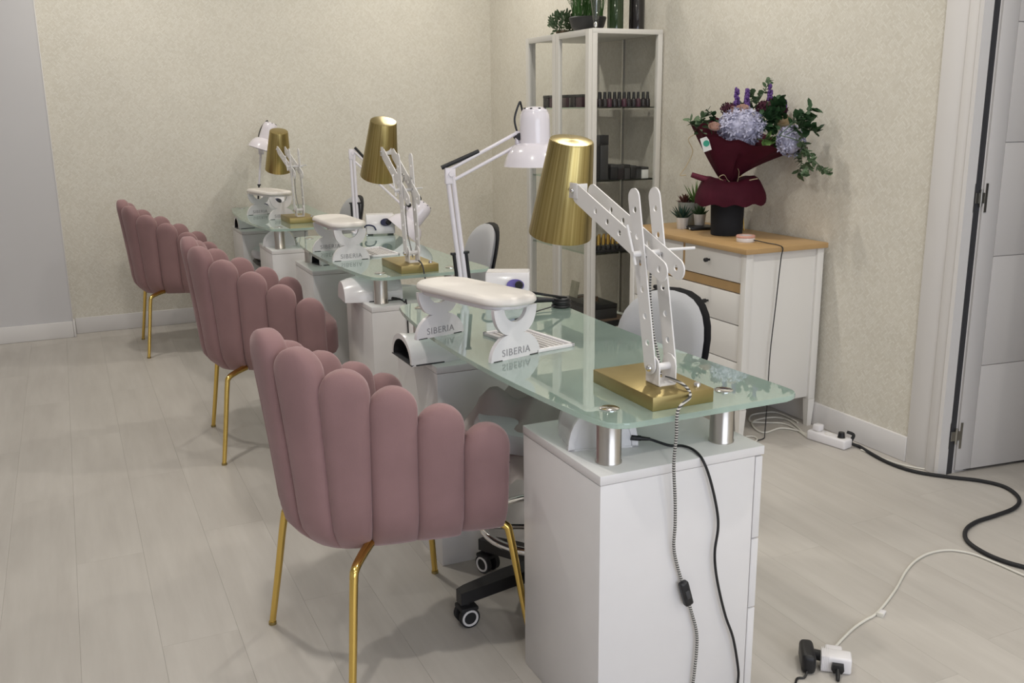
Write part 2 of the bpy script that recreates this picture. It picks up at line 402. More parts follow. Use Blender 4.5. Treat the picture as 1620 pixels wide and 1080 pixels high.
# door casing and open door leaf
cs = MB()
cs.bx(XR-.011, XR, DY1+.045, DY1+.145, 0, DH+.15, .003); cs.bx(XR-.016, XR, DY1-.002, DY1+.046, 0, DH+.05, .004)
cs.bx(XR-.016, XR, DY0-.1, DY0, 0, DH+.15, .003); cs.bx(XR-.016, XR, DY0, DY1+.1, DH+.04, DH+.14, .003)
struct(cs.build('trim_1', 'trim'))
jb = MB(); jb.bx(XR-.02, XR+.13, DY1-.016, DY1, 0, DH); jb.bx(XR-.02, XR+.13, DY0, DY0+.016, 0, DH); jb.bx(XR-.02, XR+.13, DY0, DY1, DH-.016, DH)
t2 = struct(jb.build('trim_2', 'trim'))
MB().bx(XR+.026, XR+.052, DY1-.0185, DY1-.0155, 0, DH-.016).build('gap_shade_strip', 'darkgrey', t2)  # dark strip standing in for the shaded gap between jamb and door leaf
door = bpy.data.objects.new('door_1', None); C.objects.link(door); struct(door)
door.location = (XR+.058, DY1-.026, .012); door.rotation_euler = (0, 0, math.radians(-6.5))
MB().bx(.0, .80, .006, .036, 0, 2.03).build('door_core', 'doorw', door)
GRV = [0, .397, .797, 1.192, 1.587, 2.03]
for a, b in zip(GRV, GRV[1:]):
    MB().bx(.0708, .80, -.001, .0065, a+(.0012 if a else 0), b-.0012, .0012).build('door_panel', 'doorw', door)
MB().bx(.0, .070, -.001, .0065, 0, 2.03, .002).build('door_stile', 'doorw', door)
for z in (.137, 1.005, 1.85):
    h = MB(); h.cyl((-.013, -.003, z-.03), (-.013, -.003, z+.03), .0045, n=10); h.bx(-.034, .006, -.002, .0, z-.018, z+.018); h.bx(.004, .014, -.0035, -.001, z-.05, z+.05); h.bx(-.042, -.033, .006, .0085, z-.05, z+.05)
    h.build('hinge', 'hinge', door)
# ceiling downlights
dn_ring = MB().lathe([(.052, 0), (.075, 0), (.078, -.004), (.070, -.010), (.052, -.006)], 28, cap=False).mesh('ring', 'trim')
dn_lens = MB().lathe([(.001, -.003), (.053, -.003), (.053, -.001), (.001, -.001)], 24).mesh('lens', mat('lamp_lens', (1, .95, .86), emis=6))
k = 0
for y in (-.6, 1.4, 3.4, 5.5):
    for x in (.3, 2.1):
        nm = [('left', 'right')[(.3, 2.1).index(x)], ('nearest the window', 'second from the window', 'third from the window', 'nearest the papered back wall')[(-.6, 1.4, 3.4, 5.5).index(y)]]
        t = thing('ceiling_light', 'round recessed ceiling downlight in the %s column, %s' % tuple(nm), 'ceiling light', (x, y, ZC), 0, 'ceiling downlights')
        place(dn_ring, 'ring', t); place(dn_lens, 'lens', t)
        area('downlight', (0, 0, -.014), (0, 0, 0), .11, .11, LAMP_POWER, LAMP_COL, 'DISK', t)

# ------------------------------------------------------------------ scalloped velvet chair
def u_curve(s, r=.145, ph=math.radians(70)):
    """s = signed arc length from the middle of the back; returns point, outward normal, curvature"""
    q = ph*r; sg = 1 if s >= 0 else -1; a = abs(s)
    t = min(a, q)/r; p = Vector((-math.cos(t)*r, sg*math.sin(t)*r, 0)); n_ = Vector((-math.cos(t), sg*math.sin(t), 0))
    if a <= q: return p, n_, 1/r
    return p+Vector((math.sin(ph), sg*math.cos(ph), 0))*(a-q), n_, 0.0
def petal(s0, ds, zb, zt, lean):
    p, nrm, kap = u_curve(s0); ds = .078 if kap else ds; tg = Vector((-nrm.y, nrm.x, 0)); H = zt-zb; mb = MB(); rings = []
    rows = [0, .012, .03, .06, .1] + [.1+(H-.1-.060)*i/9 for i in range(1, 10)]
    tail = [H-.060+.060*math.sin(PI/2*i/9) for i in range(1, 10)]
    for v in rows+tail:
        f = v/H; o = lean*f**1.25
        if v < .1: o -= .035*(1-v/.1)**2
        w0 = ds*1.035*(1+kap*(o+.02)) if kap else ds*1.03*(1+.05*f)
        wtop = w0; hr = .060
        rnd = 1.0
        if v > H-hr: rnd = math.sqrt(max(0, 1-((v-(H-hr))/hr)**2))
        th = .072*(.35+.65*min(1, v/.05)) if v < .05 else .072
        wv = wtop*max(.03, rnd); th = th*max(.05, rnd**.55)
        n = 20; ring = []
        for k in range(n):
            a = 2*PI*k/n; ca, sa = math.cos(a), math.sin(a)
            x = math.copysign(abs(ca)**.72, ca)*wv/2; y = math.copysign(abs(sa)**.8, sa)*th/2
            ring.append(p+nrm*(o+y)+tg*x+Vector((0, 0, zb+v)))
        rings.append(ring)
    return mb.rings(rings)
def make_chair():
    t = thing('shell_chair', 'x', 'chair', group='pink velvet shell chairs at the nail desks')
    N = 11; ds = .1065
    tops = {0: .866, 1: .838, 2: .790, 3: .742, 4: .690, 5: .634}
    for i in range(N):
        k = i-5
        petal(math.copysign((0, .076, .154, .252, .359, .466)[abs(k)], k), ds, .335 if abs(k) < 5 else .345, tops[abs(k)], {0: .055, 1: .052, 2: .046, 3: .040, 4: .035, 5: .03}[abs(k)]).build('back_channel', 'velvet', t, 60)
    # seat cushion
    out = []
    for i in range(40):
        a = 2*PI*i/40; ca, sa = math.cos(a), math.sin(a)
        out.append((math.copysign(abs(ca)**.6, ca)*.245+.108, math.copysign(abs(sa)**.6, sa)*(.17+.055*ca)))
    rings = []
    for z, sc in ((.372, .90), (.377, .97), (.392, 1), (.47, 1), (.495, .985), (.508, .94), (.513, .8), (.514, .4)):
        rings.append([Vector(((x-.108)*sc+.108, y*sc, z)) for x, y in out])
    MB().rings(rings).build('seat', 'velvet', t, 60)
    MB().rings([[Vector((x*.80, y*.88, z)) for x, y in out] for z in (.350, .373)]).build('seat_pan', 'darkgrey', t)
    for sx in (-1, 1):
        for sy in (-1, 1):
            OX = Vector((.098, 0, 0)); ft = Vector((sx*.25, sy*.25, 0))+OX; up = Vector((sx*.212, sy*.212, .305))+OX; el = Vector((sx*.203, sy*.203, .334))+OX; inn = Vector((sx*.13, sy*.13, .350))+OX
            lg = MB(); lg.tube([ft+Vector((0, 0, .006)), ft.lerp(up, .5), up, el, el.lerp(inn, .4)+Vector((0, 0, .004)), inn], lambda u: .0085+.0035*u, 10, 5)
            o = lg.build('leg', 'gold', t, 60)
            MB().cyl(ft, ft+Vector((0, 0, .008)), .0105, n=12).build('foot_cap', 'brassbase', o)
    return t
chair = make_chair()
CH = [((.566, 2.147, 0), 9.3, 'dusty pink velvet scalloped chair with gold legs, nearest to the camera'),
      ((.609, 3.891, 0), -3.3, 'dusty pink velvet scalloped chair with gold legs, middle of the three'),
      ((.475, 5.80, 0), -.8, 'dusty pink velvet scalloped chair with gold legs, farthest, by the papered back wall')]
for i, (l_, a, lb) in enumerate(CH):
    o = chair if i == 0 else dup(chair)
    o.location = l_; o.rotation_euler = (0, 0, math.radians(a)); o['label'] = lb

# ------------------------------------------------------------------ nail desks
ZP, ZG = .62, .735
DESKS = [(.905, 1.547), (.987, 3.387), (.951, 5.075)]
def glass_outline():
    y0, y1 = -.03, 1.30; pts = []
    def xf(y): return .005-.052*(1-((y-.635)/.665)**2)
    def xb(y): return .488-.028*(1-((y-.635)/.665)**2)
    def corner(c, r, a0, a1, n=6): return [(c[0]+r*math.cos(a0+(a1-a0)*i/n), c[1]+r*math.sin(a0+(a1-a0)*i/n)) for i in range(n+1)]
    r = .045
    pts += corner((xf(y0+r)+r+.004, y0+r), r, PI, 1.5*PI)
    pts += corner((xb(y0+r)-r, y0+r), r, 1.5*PI, 2*PI)
    pts += [(xb(y), y) for y in [y0+r+(y1-y0-2*r)*i/20 for i in range(1, 20)]]
    pts += corner((xb(y1-r)-r, y1-r), r, 0, PI/2)
    pts += corner((xf(y1-r)+r+.004, y1-r), r, PI/2, PI)
    pts += [(xf(y), y) for y in [y1-r-(y1-y0-2*r)*i/20 for i in range(1, 20)]]
    return pts
def make_desk():
    t = thing('nail_desk', 'x', 'desk', group='glass topped manicure desks')
    MB().prism(glass_outline(), ZG-.012, ZG, .003).build('glass_top', 'satin', t, 8, 'pale green satin glass top with curved front edge')
    for py in (0, .93):
        W, D = .41, .36
        p = MB().bx(0, W-.024, py+.001, py+D-.001, 0, ZP-.021, .0015).build('pedestal', 'white', t)
        MB().bx(-.001, W, py, py+D, ZP-.020, ZP, .0015).build('pedestal_top', 'white', p)
        for z0, z1 in ((.405, ZP-.024), (.235, .402), (.03, .232)):
            d = MB().bx(W-.021, W-.002, py+.002, py+D-.002, z0, z1, .0015).build('drawer', 'white', p)
            # (handles face the technician's side)
    for px, py in ((.058, .068), (.345, .068), (.058, 1.215), (.345, 1.215)):
        po = MB().lathe([(.028, ZP), (.028, ZP+.004), (.0265, ZP+.006), (.0265, ZG-.012)], 28, T(px, py, 0)).build('post', 'steel', t)
        MB().lathe([(.021, ZG), (.021, ZG+.0015), (.018, ZG+.003), (.001, ZG+.003)], 24, T(px, py, 0)).build('post_cap', 'chrome', t)
    return t
desk = make_desk()
DL = ['white manicure desk with green glass top, nearest to the camera', 'white manicure desk with green glass top, middle of the row', 'white manicure desk with green glass top, farthest, against the back wall']
for i, (x, y) in enumerate(DESKS):
    o = desk if i == 0 else dup(desk)
    o.location = (x, y, 0); o['label'] = DL[i]
NAMES = ['nearest', 'middle', 'farthest']

# ------------------------------------------------------------------ gold desk lamps
def plate(L, wd, holes, th=.0032):
    """flat bar with round ends and round holes, along +Z from 0 to L in the YZ plane, thickness along X"""
    bm = bmesh.new(); r = wd/2; out = []
    for i in range(13): out.append((r*math.cos(PI*i/12), L-r+r*math.sin(PI*i/12)))
    for i in range(13): out.append((r*math.cos(PI+PI*i/12), r+r*math.sin(PI+PI*i/12)))
    edges = []
    def loop(pts):
        vs = [bm.verts.new((0, a, b)) for a, b in pts]
        return [bm.edges.new((vs[i], vs[(i+1) % len(vs)])) for i in range(len(vs))]
    es = loop(out)
    for hz in holes: es += loop([(0.0070*math.cos(2*PI*i/12), hz+.0070*math.sin(2*PI*i/12)) for i in range(12)])
    bmesh.ops.triangle_fill(bm, use_beauty=True, use_dissolve=False, edges=es)
    fs = list(bm.faces)
    g = bmesh.ops.extrude_face_region(bm, geom=fs)
    for v in [e for e in g['geom'] if isinstance(e, bmesh.types.BMVert)]: v.co.x += th
    for v in bm.verts: v.co.x -= th/2
    mb = MB(); mb.bm.free(); mb.bm = bm; return mb
def make_gold_lamp(loc, label, p1, q0, q1, ax0, ax1):
    t = thing('desk_lamp', label, 'lamp', (loc[0], loc[1], ZG), 0, group='gold shaded desk lamps on the manicure desks')
    MB().bx(-.075, .075, -.122, .122, 0, .03, .0015).build('base', 'brassbase', t)
    MB().lathe([(.0075, .03), (.0075, .037), (.006, .039), (.001, .039)], 14, T(.052, -.095, 0)).build('dimmer_knob', 'chrome', t)
    # bracket
    bk = MB(); bk.bx(-.020, .020, -.062, -.012, .03, .0335)
    for sx in (-1, 1): bk.prism([(-.062, .032), (-.012, .032), (-.012, .07), (-.017, .084), (-.03, .092), (-.044, .092), (-.057, .084), (-.062, .07)], -.0015, .0015, 0, T(sx*.0205, 0, 0) @ Matrix(((0, 0, 1, 0), (1, 0, 0, 0), (0, 1, 0, 0), (0, 0, 0, 1))))
    bk.build('bracket', 'armwhite', t)
    MB().cyl((-.019, -.037, .066), (.019, -.037, .066), .008, n=14).build('spacer', 'armwhite', t)
    MB().sphere((-.030, -.037, .066), .008, 12).build('hinge_screw', 'chrome', t)
    # lower arm
    p0 = Vector((0, -.037, .052)); p1 = Vector((0, *p1)); L = (p1-p0).length
    ang = -math.atan2(p1.y-p0.y, p1.z-p0.z)
    low = plate(L, .042, [L-.045-i*.056 for i in range(7) if L-.045-i*.056 > .04]).mesh('lower_arm', 'armwhite')
    for sx in (-1, 1): place(low, 'lower_arm', t, (sx*.0255, p0.y, p0.z), (ang, 0, 0))
    # upper arm
    q0 = Vector((0, *q0)); q1 = Vector((0, *q1)); L2 = (q1-q0).length
    ang2 = -math.atan2(q1.y-q0.y, q1.z-q0.z)
    upm = plate(L2, .044, [.03+i*.056 for i in range(7) if .03+i*.056 < L2-.06]).mesh('upper_arm', 'armwhite')
    for sx in (-1, 1): place(upm, 'upper_arm', t, (sx*.0205, q0.y, q0.z), (ang2, 0, 0))
    # pivot with lever handles
    pv = Vector((0, .0135, .302))
    MB().cyl(pv+Vector((-.046, 0, 0)), pv+Vector((.046, 0, 0)), .0065, n=12).build('pivot_rod', 'armwhite', t)
    MB().cyl(pv+Vector((-.042, .028, .058)), pv+Vector((-.042, -.008, -.022)), .0032, n=8).build('lever', 'armwhite', t)
    MB().cyl(pv+Vector((.040, 0, .004)), pv+Vector((.098 if loc[1] < 2 else .062, -.02, .006)), .0032, n=8).build('lever', 'armwhite', t)
    # shade
    ax0 = Vector((0, *ax0)); ax1 = Vector((0, *ax1)); d = (ax0-ax1); Hh = d.length
    mtx = T(*ax1) @ align(d)
    n = 48
    sh = MB().lathe([(.0760, 0), (.0785, 0), (.0785, .002), (.0535, Hh-.004), (.0515, Hh-.0005), (.048, Hh), (.012, Hh+.001), (.001, Hh+.001)], n, Matrix.Identity(4), False)
    sh.lathe([(.076, .0005), (.051, Hh-.004), (.001, Hh-.004)], n, Matrix.Identity(4), False)
    me = sh.mesh('shade', 'shade', 30)
    o = bpy.data.objects.new('shade', me); C.objects.link(o); o.parent = t; o.matrix_local = mtx
    bl = MB().lathe([(.002, .06), (.022, .07), (.029, .095), (.024, .125), (.014, .15), (.013, Hh-.006)], 18)
    o2 = bpy.data.objects.new('bulb', bl.mesh('bulb', 'plastic')); C.objects.link(o2); o2.parent = t; o2.matrix_local = mtx
    sb = MB(); c = q1+Vector((0, -.004, .0)); sb.bx(-.0235, -.0215, c.y-.018, c.y+.022, c.z-.018, c.z+.018, .0006); sb.bx(-.022, .022, c.y+.012, c.y+.024, c.z-.014, c.z+.014, .001)
    sb.build('shade_bracket', 'armwhite', t)
    MB().sphere((-.0255, c.y, c.z), .006, 10).build('shade_screw', 'chrome', t)
    # cord running up the arm
    MB().tube([(0, q1.y-.018, q1.z-.017), (-.006, q1.y-.1, q1.z-.06), (.004, q1.y-.19, q1.z-.087), (-.006, .06, .30), (.002, .02, .28), (-.008, .0, .22), (-.010, -.018, .14), (-.004, -.03, .09), (.004, -.03, .046)], .0026, 6, 6).build('cord', 'braid', t)
    return t
GL = [(1.105, 1.678), (1.185, 3.515), (1.17, 5.385)]
LL = ['adjustable desk lamp with brass shade and perforated white arms, nearest to the camera', 'adjustable desk lamp with brass shade on the middle glass desk', 'adjustable desk lamp with brass shade on the farthest glass desk']
make_gold_lamp(GL[0], LL[0], (.047, .436), (-.080, .268), (.318, .412), (.365, .527), (.425, .296))
make_gold_lamp(GL[1], LL[1], (.02, .440), (-.085, .262), (.232, .440), (.262, .558), (.350, .335))
make_gold_lamp(GL[2], LL[2], (.02, .400), (-.085, .255), (.36, .385), (.385, .488), (.470, .262))
# hanging supply cord of the nearest lamp, with its in-line switch
pts = [(1.112, 1.632, ZG+.045), (1.118, 1.575, ZG+.040), (1.116, 1.55, ZG+.022)]
yy = [1.512, 1.510, 1.518, 1.525, 1.53, 1.535, 1.538, 1.538, 1.538, 1.538, 1.538, 1.538, 1.538]
for (px, y_) in zip([(1073, 648), (1070, 690), (1066, 735), (1068, 790), (1068, 830), (1066, 865), (1072, 897), (1085, 938), (1094, 968), (1102, 1000), (1102, 1030), (1098, 1068), (1092, 1130)], yy):
    pts.append(tuple(on(px, 1, y_)))
pts += [(on((1092, 1130), 1, 1.538).x+.02, 1.50, .004), (1.25, 1.40, .004), (1.5, 1.25, .004)]
cr = thing('lamp_cord', 'grey braided cord with black switch hanging from the nearest brass lamp', 'cord', tuple(pts[0]))
def rel(pp, o): return [Vector(p)-Vector(o) for p in pp]
MB().tube(rel(pts, pts[0]), .0034, 8, 8).build('cord', 'braid', cr, 60)
sw = on((1085, 938), 1, 1.533)-Vector(pts[0])
d = (on((1079, 915), 1, 1.533)-on((1091, 961), 1, 1.533))
rm = align(d)
s_ = MB().box(sw, (.021, .016, .060), rm.to_3x3(), .005, 3).build('switch', 'black', cr)
MB().box(sw+Vector((0, -.0085, 0)), (.010, .004, .020), rm.to_3x3(), .0015).build('rocker', 'darkgrey', s_)
# cord of the middle lamp
a = Vector((GL[1][0]+.006, GL[1][1]-.12, ZG+.03)); b0 = on((655, 470), 1, 3.345)
tag(MB().tube([a+Vector((0, .03, .012)), a+Vector((0, -.008, .002)), a+Vector((.0, -.028, -.03)), Vector((a.x, 3.35, .68)), Vector((a.x-.004, 3.36, .50)), Vector((a.x, 3.36, .25)), Vector((a.x, 3.34, .004)), Vector((a.x+.2, 3.25, .004))], .003, 6).build('lamp_cord', 'darkgrey'), 'thin dark cord hanging from the middle brass lamp', 'cord')

# ------------------------------------------------------------------ white swing arm lamps
def swing_lamp(label, base, elbow, wrist, head, axis):
    base, elbow, wrist, head, axis = map(Vector, (base, elbow, wrist, head, axis)); axis.normalize()
    t = thing('swing_arm_lamp', label, 'lamp', base, 0, 'white swing arm lamps clamped to the desks')
    e, w_, h = elbow-base, wrist-base, head-base
    cl = MB(); cl.bx(-.022, .022, -.012, .03, .0, .012, .002); cl.bx(-.022, .022, .022, .03, -.07, .004, .002); cl.bx(-.022, .022, -.03, .03, -.075, -.066, .002)
    cl.cyl((0, 0, .01), (0, 0, .035), .011, n=14); cl.cyl((0, -.012, -.07), (0, -.012, -.014), .005, n=10); cl.build('clamp', 'lampwhite', t)
    side = e.cross(w_-e).cross(e).normalized()*.0085
    if side.length < .001: side = Vector((.013, 0, 0))
    la = MB()
    for sg in (-1, 1): la.cyl(Vector((0, 0, .03))+side*sg*.9, e+side*sg, .0075, n=10)
    la.build('lower_arm', 'lampwhite', t)
    for sg in (-1, 1):
        a = Vector((0, 0, .03)).lerp(e, .04)+side*sg*2.3; b = Vector((0, 0, .03)).lerp(e, .34)+side*sg*2.3
        MB().cyl(a, b, .0058, n=10).build('spring', 'black', t)
        MB().box(b, (.02, .012, .008), None, .001).build('spring_mount', 'black', t)
    up = (w_-e).normalized(); s2 = Vector((0, 0, 1)); s2 = (s2-up*s2.dot(up)).normalized()*.017
    ua = MB()
    for sg in (-1, 1): ua.cyl(e+s2*sg, w_+s2*sg, .0055, n=10)
    ua.build('upper_arm', 'lampwhite', t)
    el = MB(); el.box(e, (.034, .014, .05), None, .003); el.cyl(e+Vector((0, -.013, .006)), e+Vector((0, .013, .006)), .008, n=12); el.build('elbow', 'lampwhite', t)
    MB().cyl(e+s2*2.0-up*.012, e+s2*1.4+up*.115, .0068, n=10).build('elbow_spring', 'black', t)
    wj = MB(); wj.box(w_, (.02, .014, .046), None, .003); wj.build('wrist', 'lampwhite', t)
    kn = (h-w_); kn = kn-axis*kn.dot(axis); kn = kn.normalized() if kn.length > 1e-4 else Vector((1, 0, 0))
    MB().cyl(w_+Vector((0, -.014, .006)), w_+Vector((0, .014, .006)), .011, n=14).build('wrist_knob', 'black', t)
    st = MB(); st.cyl(w_, h-kn*.046, .006, n=8); st.build('head_stem', 'lampwhite', t)
    # head: h is the middle of the neck, +axis goes to the closed end
    prof = [(.001, .062), (.020, .061), (.031, .055), (.037, .042), (.0385, .028), (.0395, -.028), (.048, -.032), (.058, -.038), (.069, -.052), (.077, -.072), (.0805, -.085), (.081, -.0865), (.0795, -.0865), (.076, -.072), (.066, -.05), (.045, -.036), (.036, -.03), (.034, .05), (.001, .055)]
    hd = MB().lathe(prof, 36).mesh('lamp_head', 'lampwhite', 35)
    o = bpy.data.objects.new('lamp_head', hd); C.objects.link(o); o.parent = t; o.matrix_local = T(*h) @ align(axis) @ Matrix.Diagonal((1.22, 1.22, 1.22, 1))
    vn = MB()
    for i in range(8):
        a_ = 2*PI*i/8; vn.cyl((.027*math.cos(a_), .027*math.sin(a_), .0555), (.027*math.cos(a_), .027*math.sin(a_), .0590), .0032, n=8)
    v = vn.build('vent_hole', 'darkgrey'); v.parent = o
    bu = MB().lathe([(.001, -.078), (.02, -.072), (.028, -.055), (.024, -.035), (.014, -.02), (.013, .03)], 16).build('bulb', 'plastic'); bu.parent = o
    tp = h+axis*.055-kn*.037
    MB().tube([w_+Vector((-.004, 0, .02)), w_+Vector((-.012, 0, .06)), w_.lerp(tp, .3)+Vector((0, 0, .085)), tp+axis*.022+Vector((0, 0, .004))-kn*.005, tp], .0032, 6, 8).build('cable', 'black', t)
    return t
swing_lamp('white swing arm lamp with bell head upright, clamped to the nearest glass desk', (1.132, 2.815, ZG), on((712, 278), 1, 2.80), on((820, 219), 1, 2.74), on((846, 208), 1, 2.72), (0, 0, 1))
b2 = Vector((1.30, 4.66, ZG))
swing_lamp('white swing arm lamp with head tipped low, on the middle glass desk', b2, on((557, 244), 1, 4.66), on((646, 326), 1, 4.55), on((659, 340), 1, 4.50), (.55, -.1, .62))
swing_lamp('white swing arm lamp folded upright behind the farthest brass lamp', (1.12, 6.33, ZG), on((413, 238), 1, 6.33), on((413, 232), 1, 6.25), on((424, 212), 1, 6.22), (.34, 0, .94))

# ------------------------------------------------------------------ manicure arm rests
def make_armrest():
    t = thing('arm_rest', 'x', 'arm rest', group='white manicure arm rests')
    def arc(cx, cz, r, a0, a1, n): return [(cx+r*math.cos(a0+(a1-a0)*i/n), cz+r*math.sin(a0+(a1-a0)*i/n)) for i in range(n+1)]
    # side panel outline in XZ: dome foot, waist, crescent bowl
    Wb, Hh = .079, .128
    right = []
    for i in range(13):
        u = i/12; a = u*PI/2; right.append((.022+(Wb-.022)*math.cos(a)**1.15, .062*math.sin(a)**1.0))
    for i in range(1, 13):
        u = i/12; right.append((.022+.060*(1-math.cos(u*PI/2))**.6 if False else .022+.046*math.sin(u*PI/2), .062+(Hh-.062)*(1-math.cos(u*PI/2))))
    inner = arc(0, Hh, .036, 0, -PI, 18)
    left = [(-x, z) for x, z in reversed(right)]
    poly = right+inner+left
    for y in (-.160, .160):
        mtx = T(0, y, 0) @ Rx(PI/2)
        p = MB().prism(poly, -.006, .006, 0, mtx).build('side_panel', 'plastic', t)
        cu = bpy.data.curves.new('siberia', 'FONT'); cu.body = 'SIBERIA'; cu.size = .025; cu.align_x = 'CENTER'; cu.extrude = .0004; cu.space_character = 1.12
        to = bpy.data.objects.new('lettering_curve', cu); C.objects.link(to)
        bpy.context.view_layer.update()
        me = bpy.data.meshes.new_from_object(to.evaluated_get(bpy.context.evaluated_depsgraph_get()))
        bpy.data.objects.remove(to)
        me.materials.clear(); me.materials.append(M['letter'])
        lt = bpy.data.objects.new('lettering', me); C.objects.link(lt); lt.parent = p; lt.location = (0, y-.0065, .010); lt.rotation_euler = (PI/2, 0, 0)
        lt['label'] = 'grey SIBERIA lettering'
        for sx in (-1, 1): MB().bx(sx*.058-.014, sx*.058+.014, y-.0062, y+.008, -.0005, .002).build('rubber_foot', 'black', p)
    def stad(w, L, r, n=8):
        o = []
        for cx, cy, a0 in ((w-r, L-r, 0), (-w+r, L-r, PI/2), (-w+r, -L+r, PI), (w-r, -L+r, 1.5*PI)):
            o += [(cx+r*math.cos(a0+PI/2*i/n), cy+r*math.sin(a0+PI/2*i/n)) for i in range(n+1)]
        return o
    MB().prism(stad(.068, .180, .062), Hh-.002, Hh+.008, .003).build('tray', 'plastic', t)
    rr = []
    for z, sc in ((Hh+.0095, .97), (Hh+.0125, 1), (Hh+.018, 1), (Hh+.024, .975), (Hh+.028, .92), (Hh+.030, .8), (Hh+.031, .4)):
        rr.append([Vector((x*sc, y*(1-(1-sc)*.5), z)) for x, y in stad(.078, .198, .070)])
    MB().rings(rr).build('cushion', 'leather', t, 50)
    return t
ar = make_armrest()
AR = [((.925, 2.235), 15, 'white padded arm rest lettered SIBERIA, on the nearest glass desk'), ((1.035, 3.99), 1, 'white padded arm rest on the middle glass desk'), ((1.075, 5.70), 12, 'white padded arm rest on the farthest glass desk')]
for i, ((x, y), a, lb) in enumerate(AR):
    o = ar if i == 0 else dup(ar)
    o.location = (x, y, ZG); o.rotation_euler = (0, 0, math.radians(a)); o['label'] = lb

# ------------------------------------------------------------------ nail drill machines
def drill(label, loc, rz, panel):
    t = thing('nail_drill', label, 'nail drill', loc, rz, 'nail drill machines on the desks')
    # body with a sloped front (front looks to -Y)
    prof = [(-.055, 0), (-.060, .014), (-.043, .080), (-.030, .092), (.045, .092), (.055, .080), (.055, 0)]
    mtx = Matrix(((0, 0, 1, 0), (1, 0, 0, 0), (0, 1, 0, .006), (0, 0, 0, 1)))
    MB().prism(prof, -.070, .070, .006, mtx, 3).build('body', 'plastic', t)
    nrm = Vector((0, -.968, .25)).normalized(); rot = align(nrm)
    c = Vector((.026, -.0545, .062))
    p = MB(); p.lathe([(.001, 0), (.019, 0), (.019, .003), (.001, .003)], 24, T(*c) @ rot @ Matrix.Diagonal((1.45, 1, 1, 1))); p.build('control_panel', panel, t)
    c2 = c+Vector((.012, 0, 0))+nrm*.003
    MB().lathe([(.013, 0), (.0125, .012), (.010, .016), (.001, .016)], 20, T(*c2) @ rot).build('speed_knob', 'black', t)
    for sx in (-1, 1): MB().bx(sx*.05-.012, sx*.05+.012, -.045, .045, 0, .007).build('rubber_foot', 'rubber', t)
    ho = MB(); ho.tube([(-.074, -.05, .03), (-.078, -.06, .045), (-.06, -.068, .052), (-.035, -.070, .045), (-.025, -.070, .026)], .004, 8); ho.build('handpiece_hook', 'navy', t)
    return t
drill('white nail drill with purple panel and black knob, behind the nearest arm rest', (1.250, 2.735, ZG), math.radians(-28), 'purple')
drill('white nail drill with dark blue dial, on the middle glass desk', (1.405, 4.605, ZG), math.radians(-14), 'navy')
drill('white nail drill half hidden behind the farthest arm rest', (1.16, 6.04, ZG), math.radians(-12), 'navy')

# ------------------------------------------------------------------ lamps for curing gel, on the pedestals under the glass
def uv_lamp(label, loc, rz, w=.105, h=.088, dep=.17, inner='rubber', tp=.62):
    """arched white hood, mouth towards -X"""
    t = thing('gel_lamp', label, 'nail lamp', loc, rz, 'arched gel lamps under the glass tops')
    def arch(w, h, n=16): return [(w*math.cos(PI*i/n), h*abs(math.sin(PI*i/n))**.9) for i in range(n+1)]
    def mp(p, x): return Vector((x, p[0], p[1]))
    o = arch(w, h); i_ = arch(w-.014, h-.016)
    sh = MB(); secs = [(o, 0.0, 1), (o, .012, 1.0), (o, .02, .965), (o, dep*.6, .95), (o, dep*.9, .80 if tp < .9 else .95), (o, dep, tp)]
    vs = [[sh.bm.verts.new(mp((p[0]*s, p[1]*s), x)) for p in q] for q, x, s in secs]
    iv = [[sh.bm.verts.new(mp((p[0]*s, p[1]*s), x)) for p in i_] for x, s in ((0.0, 1), (dep*.8, .8))]
    for a, b in zip(vs, vs[1:]):
        for k in range(len(a)-1): sh.bm.faces.new((a[k], a[k+1], b[k+1], b[k]))
    for k in range(len(o)-1): sh.bm.faces.new((iv[0][k], iv[0][k+1], vs[0][k+1], vs[0][k]))
    sh.bm.faces.new(vs[-1])
    sh.build('hood', 'plastic', t)
    li = MB(); a, b = [[li.bm.verts.new(v) for v in q] for q in ([mp(p, .001) for p in i_], [mp((p[0]*.8, p[1]*.8), dep*.8) for p in i_])]
    for k in range(len(a)-1): li.bm.faces.new((a[k], a[k+1], b[k+1], b[k]))
    li.bm.faces.new(b); li.build('lining', inner, t)
    if inner == 'plastic': MB().prism(i_, -.004, 0, 0, Matrix(((0, 0, 1, .006), (1, 0, 0, 0), (0, 1, 0, 0), (0, 0, 0, 1)))).build('front_cover', 'plastic', t)
    MB().prism([(0, -w), (0, w), (dep*.6, w*.95), (dep*.6, -w*.95)], 0, .004).build('base_plate', 'darkgrey' if inner != 'plastic' else 'plastic', t)
    return t
x1, y1 = DESKS[0]; x2, y2 = DESKS[1]; x3, y3 = DESKS[2]
uv_lamp('white arched gel lamp with power lead behind the nearest steel post', (x1+.085, y1+.135, ZP), math.radians(75), .078, .1, .19, 'plastic')
uv_lamp('white arched gel lamp with dark mouth on the far pedestal of the nearest desk', (x1-.062, y1+1.06, ZP), 0, .092, .078)
uv_lamp('white rounded gel lamp on the near pedestal of the middle desk', (x2+.16, y2+.19, ZP), math.radians(176), .1, .1, .22, tp=.72)
uv_lamp('white gel lamp with dark mouth on the far pedestal of the middle desk', (x2+.06, y2+1.12, ZP), math.radians(10), .06, .08)
uv_lamp('white gel lamp behind the post of the farthest desk', (x3+.07, y3+.155, ZP), math.radians(75), .088, .094, .18, 'plastic')
uv_lamp('white gel lamp with dark mouth on the far pedestal of the farthest desk', (x3+.0, y3+1.12, ZP), math.radians(6), .055, .08)
